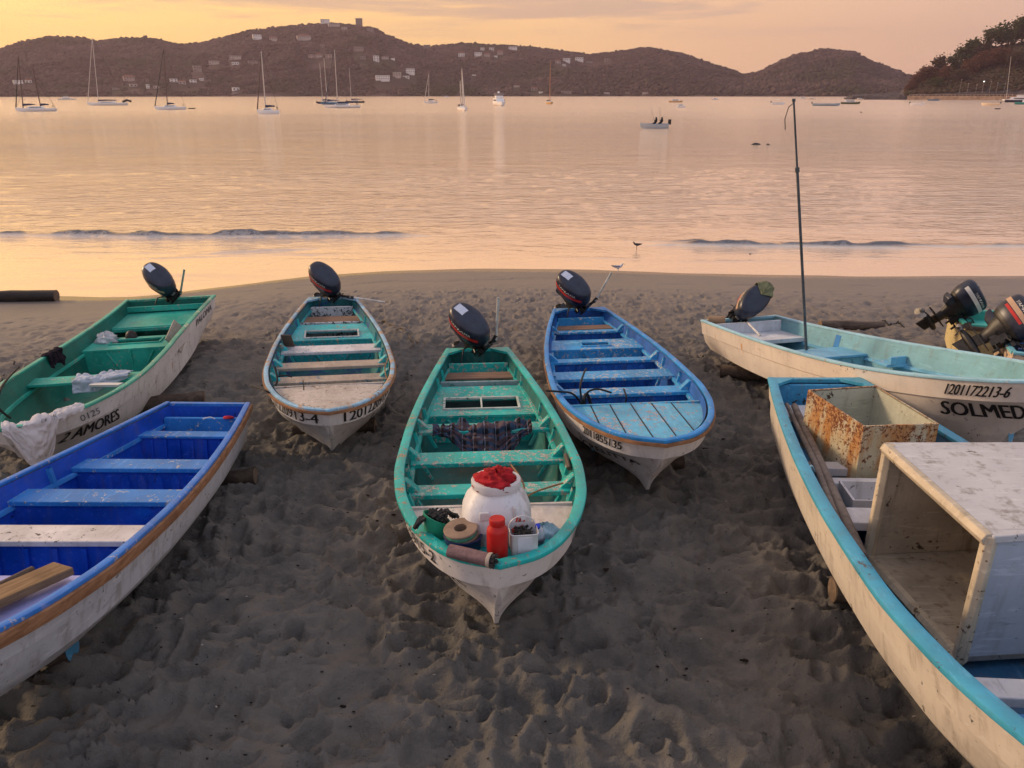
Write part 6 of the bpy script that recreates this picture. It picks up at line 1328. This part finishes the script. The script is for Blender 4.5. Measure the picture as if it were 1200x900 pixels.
# the anglers' boat
e, L, Bm, dd = skiff('white open skiff carrying two anglers in the open bay', 783, 750, 150.5, plain('bay_panga', (.42, .46, .50), .45, bmp=0), True, .7)
pm = plain('person_dark', (.012, .012, .015), .9, bmp=0)
for i, (fx, lab) in enumerate([(-.06, 'person in dark clothes sitting forward in the anglers skiff'), (-.26, 'person in dark clothes nearer the motor of the anglers skiff')]):
    pe = bpy.data.meshes.new('person')
    vs = [(0, 0, .45), (0, 0, .75), (0, 0, 1.02), (.02, 0, 1.14), (.04, 0, 1.27), (0, .17, 1.0), (.12, .24, .78), (.32, .18, .80), (0, -.17, 1.0), (.12, -.24, .78), (.32, -.18, .80), (.2, .11, .47), (.42, .12, .45), (.45, .12, .05), (.2, -.11, .47), (.42, -.12, .45), (.45, -.12, .05)]
    ed = [(0, 1), (1, 2), (2, 3), (3, 4), (2, 5), (5, 6), (6, 7), (2, 8), (8, 9), (9, 10), (0, 11), (11, 12), (12, 13), (0, 14), (14, 15), (15, 16)]; rd = [.15, .14, .15, .06, .115, .07, .05, .04, .07, .05, .04, .10, .075, .055, .10, .075, .055]
    pe.from_pydata(vs, ed, []); o = bpy.data.objects.new('person', pe); COL.objects.link(o); pe.materials.append(pm); sm = o.modifiers.new('skin', 'SKIN'); pe.skin_vertices[0].data[0].use_root = True
    for v, r in zip(pe.skin_vertices[0].data, rd): v.radius = (r * 1.65, r * 1.65)
    su = o.modifiers.new('sub', 'SUBSURF'); su.levels = su.render_levels = 2
    M = e.matrix_basis @ Matrix.Translation((fx * L, 0, .22)); o.matrix_world = M @ Matrix.Scale(1.12, 4); tag(o, lab, 'person')
    r_ = MB().tube([(0, 0, 0), (.5, .1, 1.1), (.9, .2, 2.0)], [.022, .016, .01], 5).build('fishing_rod', bdark, None, 60); r_.matrix_world = M @ Matrix.Translation((.3, .15, .9)) @ Matrix.Rotation(rad(25 + 40 * i), 4, 'Z'); tag(r_, ['fishing rod standing up beside the forward angler', 'fishing rod beside the angler at the motor'][i], 'fishing rod')
fl = plain('float_dark', (.02, .02, .025), .6, bmp=0)
for px, py, w, lab in [(886, 169.5, .30, 'flat dark float out on the calm water left of the mast'), (900, 169.5, .18, 'small round dark float beside the flat one'), (1009, 132, .35, 'tiny dark buoy right of the green hulled boat'), (748, 117, .8, 'small buoy far out above the anglers'), (879, 298, .04, 'dark pebble-like float near the swash')]:
    zk = min(1, w * 3); p = at(px, py, 0); o = MB().lathe([(0, -.1 * zk), (w * .8, -.08 * zk), (w, .02), (w * .8, .12 * zk), (w * .3, .2 * zk), (0, .22 * zk)], n=14).build('float', fl, None, 60); o.location = (p[0], p[1], 0); o.scale = (1.6 if w == .30 else 1, 1, 1); tag(o, lab, 'float')

# ------------------------------------------------------------ litter on the sand
q = np.random.RandomState(77); C = []; S = []
for _ in range(4500):
    x = q.uniform(-9, 9); y = 2.5 + 14 * q.rand() ** 1.3; r = q.uniform(.002, .009) * (2.2 if q.rand() < .06 else 1); C.append((x, y, ground_h(x, y) + r * .4)); S.append((r * q.uniform(1, 2.2), r, r * .7))
V, Fq = blobs(np.array(C), np.array(S), 5, .3)
lm_ = foliage_mat('debris', [(.012, .010, .009), (.03, .022, .018), (.02, .016, .014), (.05, .04, .03), (.5, .46, .4)], 3.0)
tag(npmesh('beach_debris', V, Fq, lm_, False), 'bits of bark, shell and stone scattered on the dark sand', 'debris', kind='stuff')

# ------------------------------------------------------------ haze over the bay
hm = bpy.data.materials.new('haze'); hm.use_nodes = True; t = hm.node_tree; t.nodes.clear(); out = N(t, 'ShaderNodeOutputMaterial'); pv = N(t, 'ShaderNodeVolumePrincipled')
pv.inputs['Color'].default_value = (.74, .56, .66, 1); pv.inputs['Density'].default_value = .00014; pv.inputs['Anisotropy'].default_value = .3; t.links.new(pv.outputs[0], out.inputs['Volume'])
hz_ = MB().box((0, 1300, 122), (5200, 4400, 256)).build('haze', hm, None, 0); tag(hz_, 'thin warm dusk haze lying over the bay and hills', 'haze', kind='stuff')
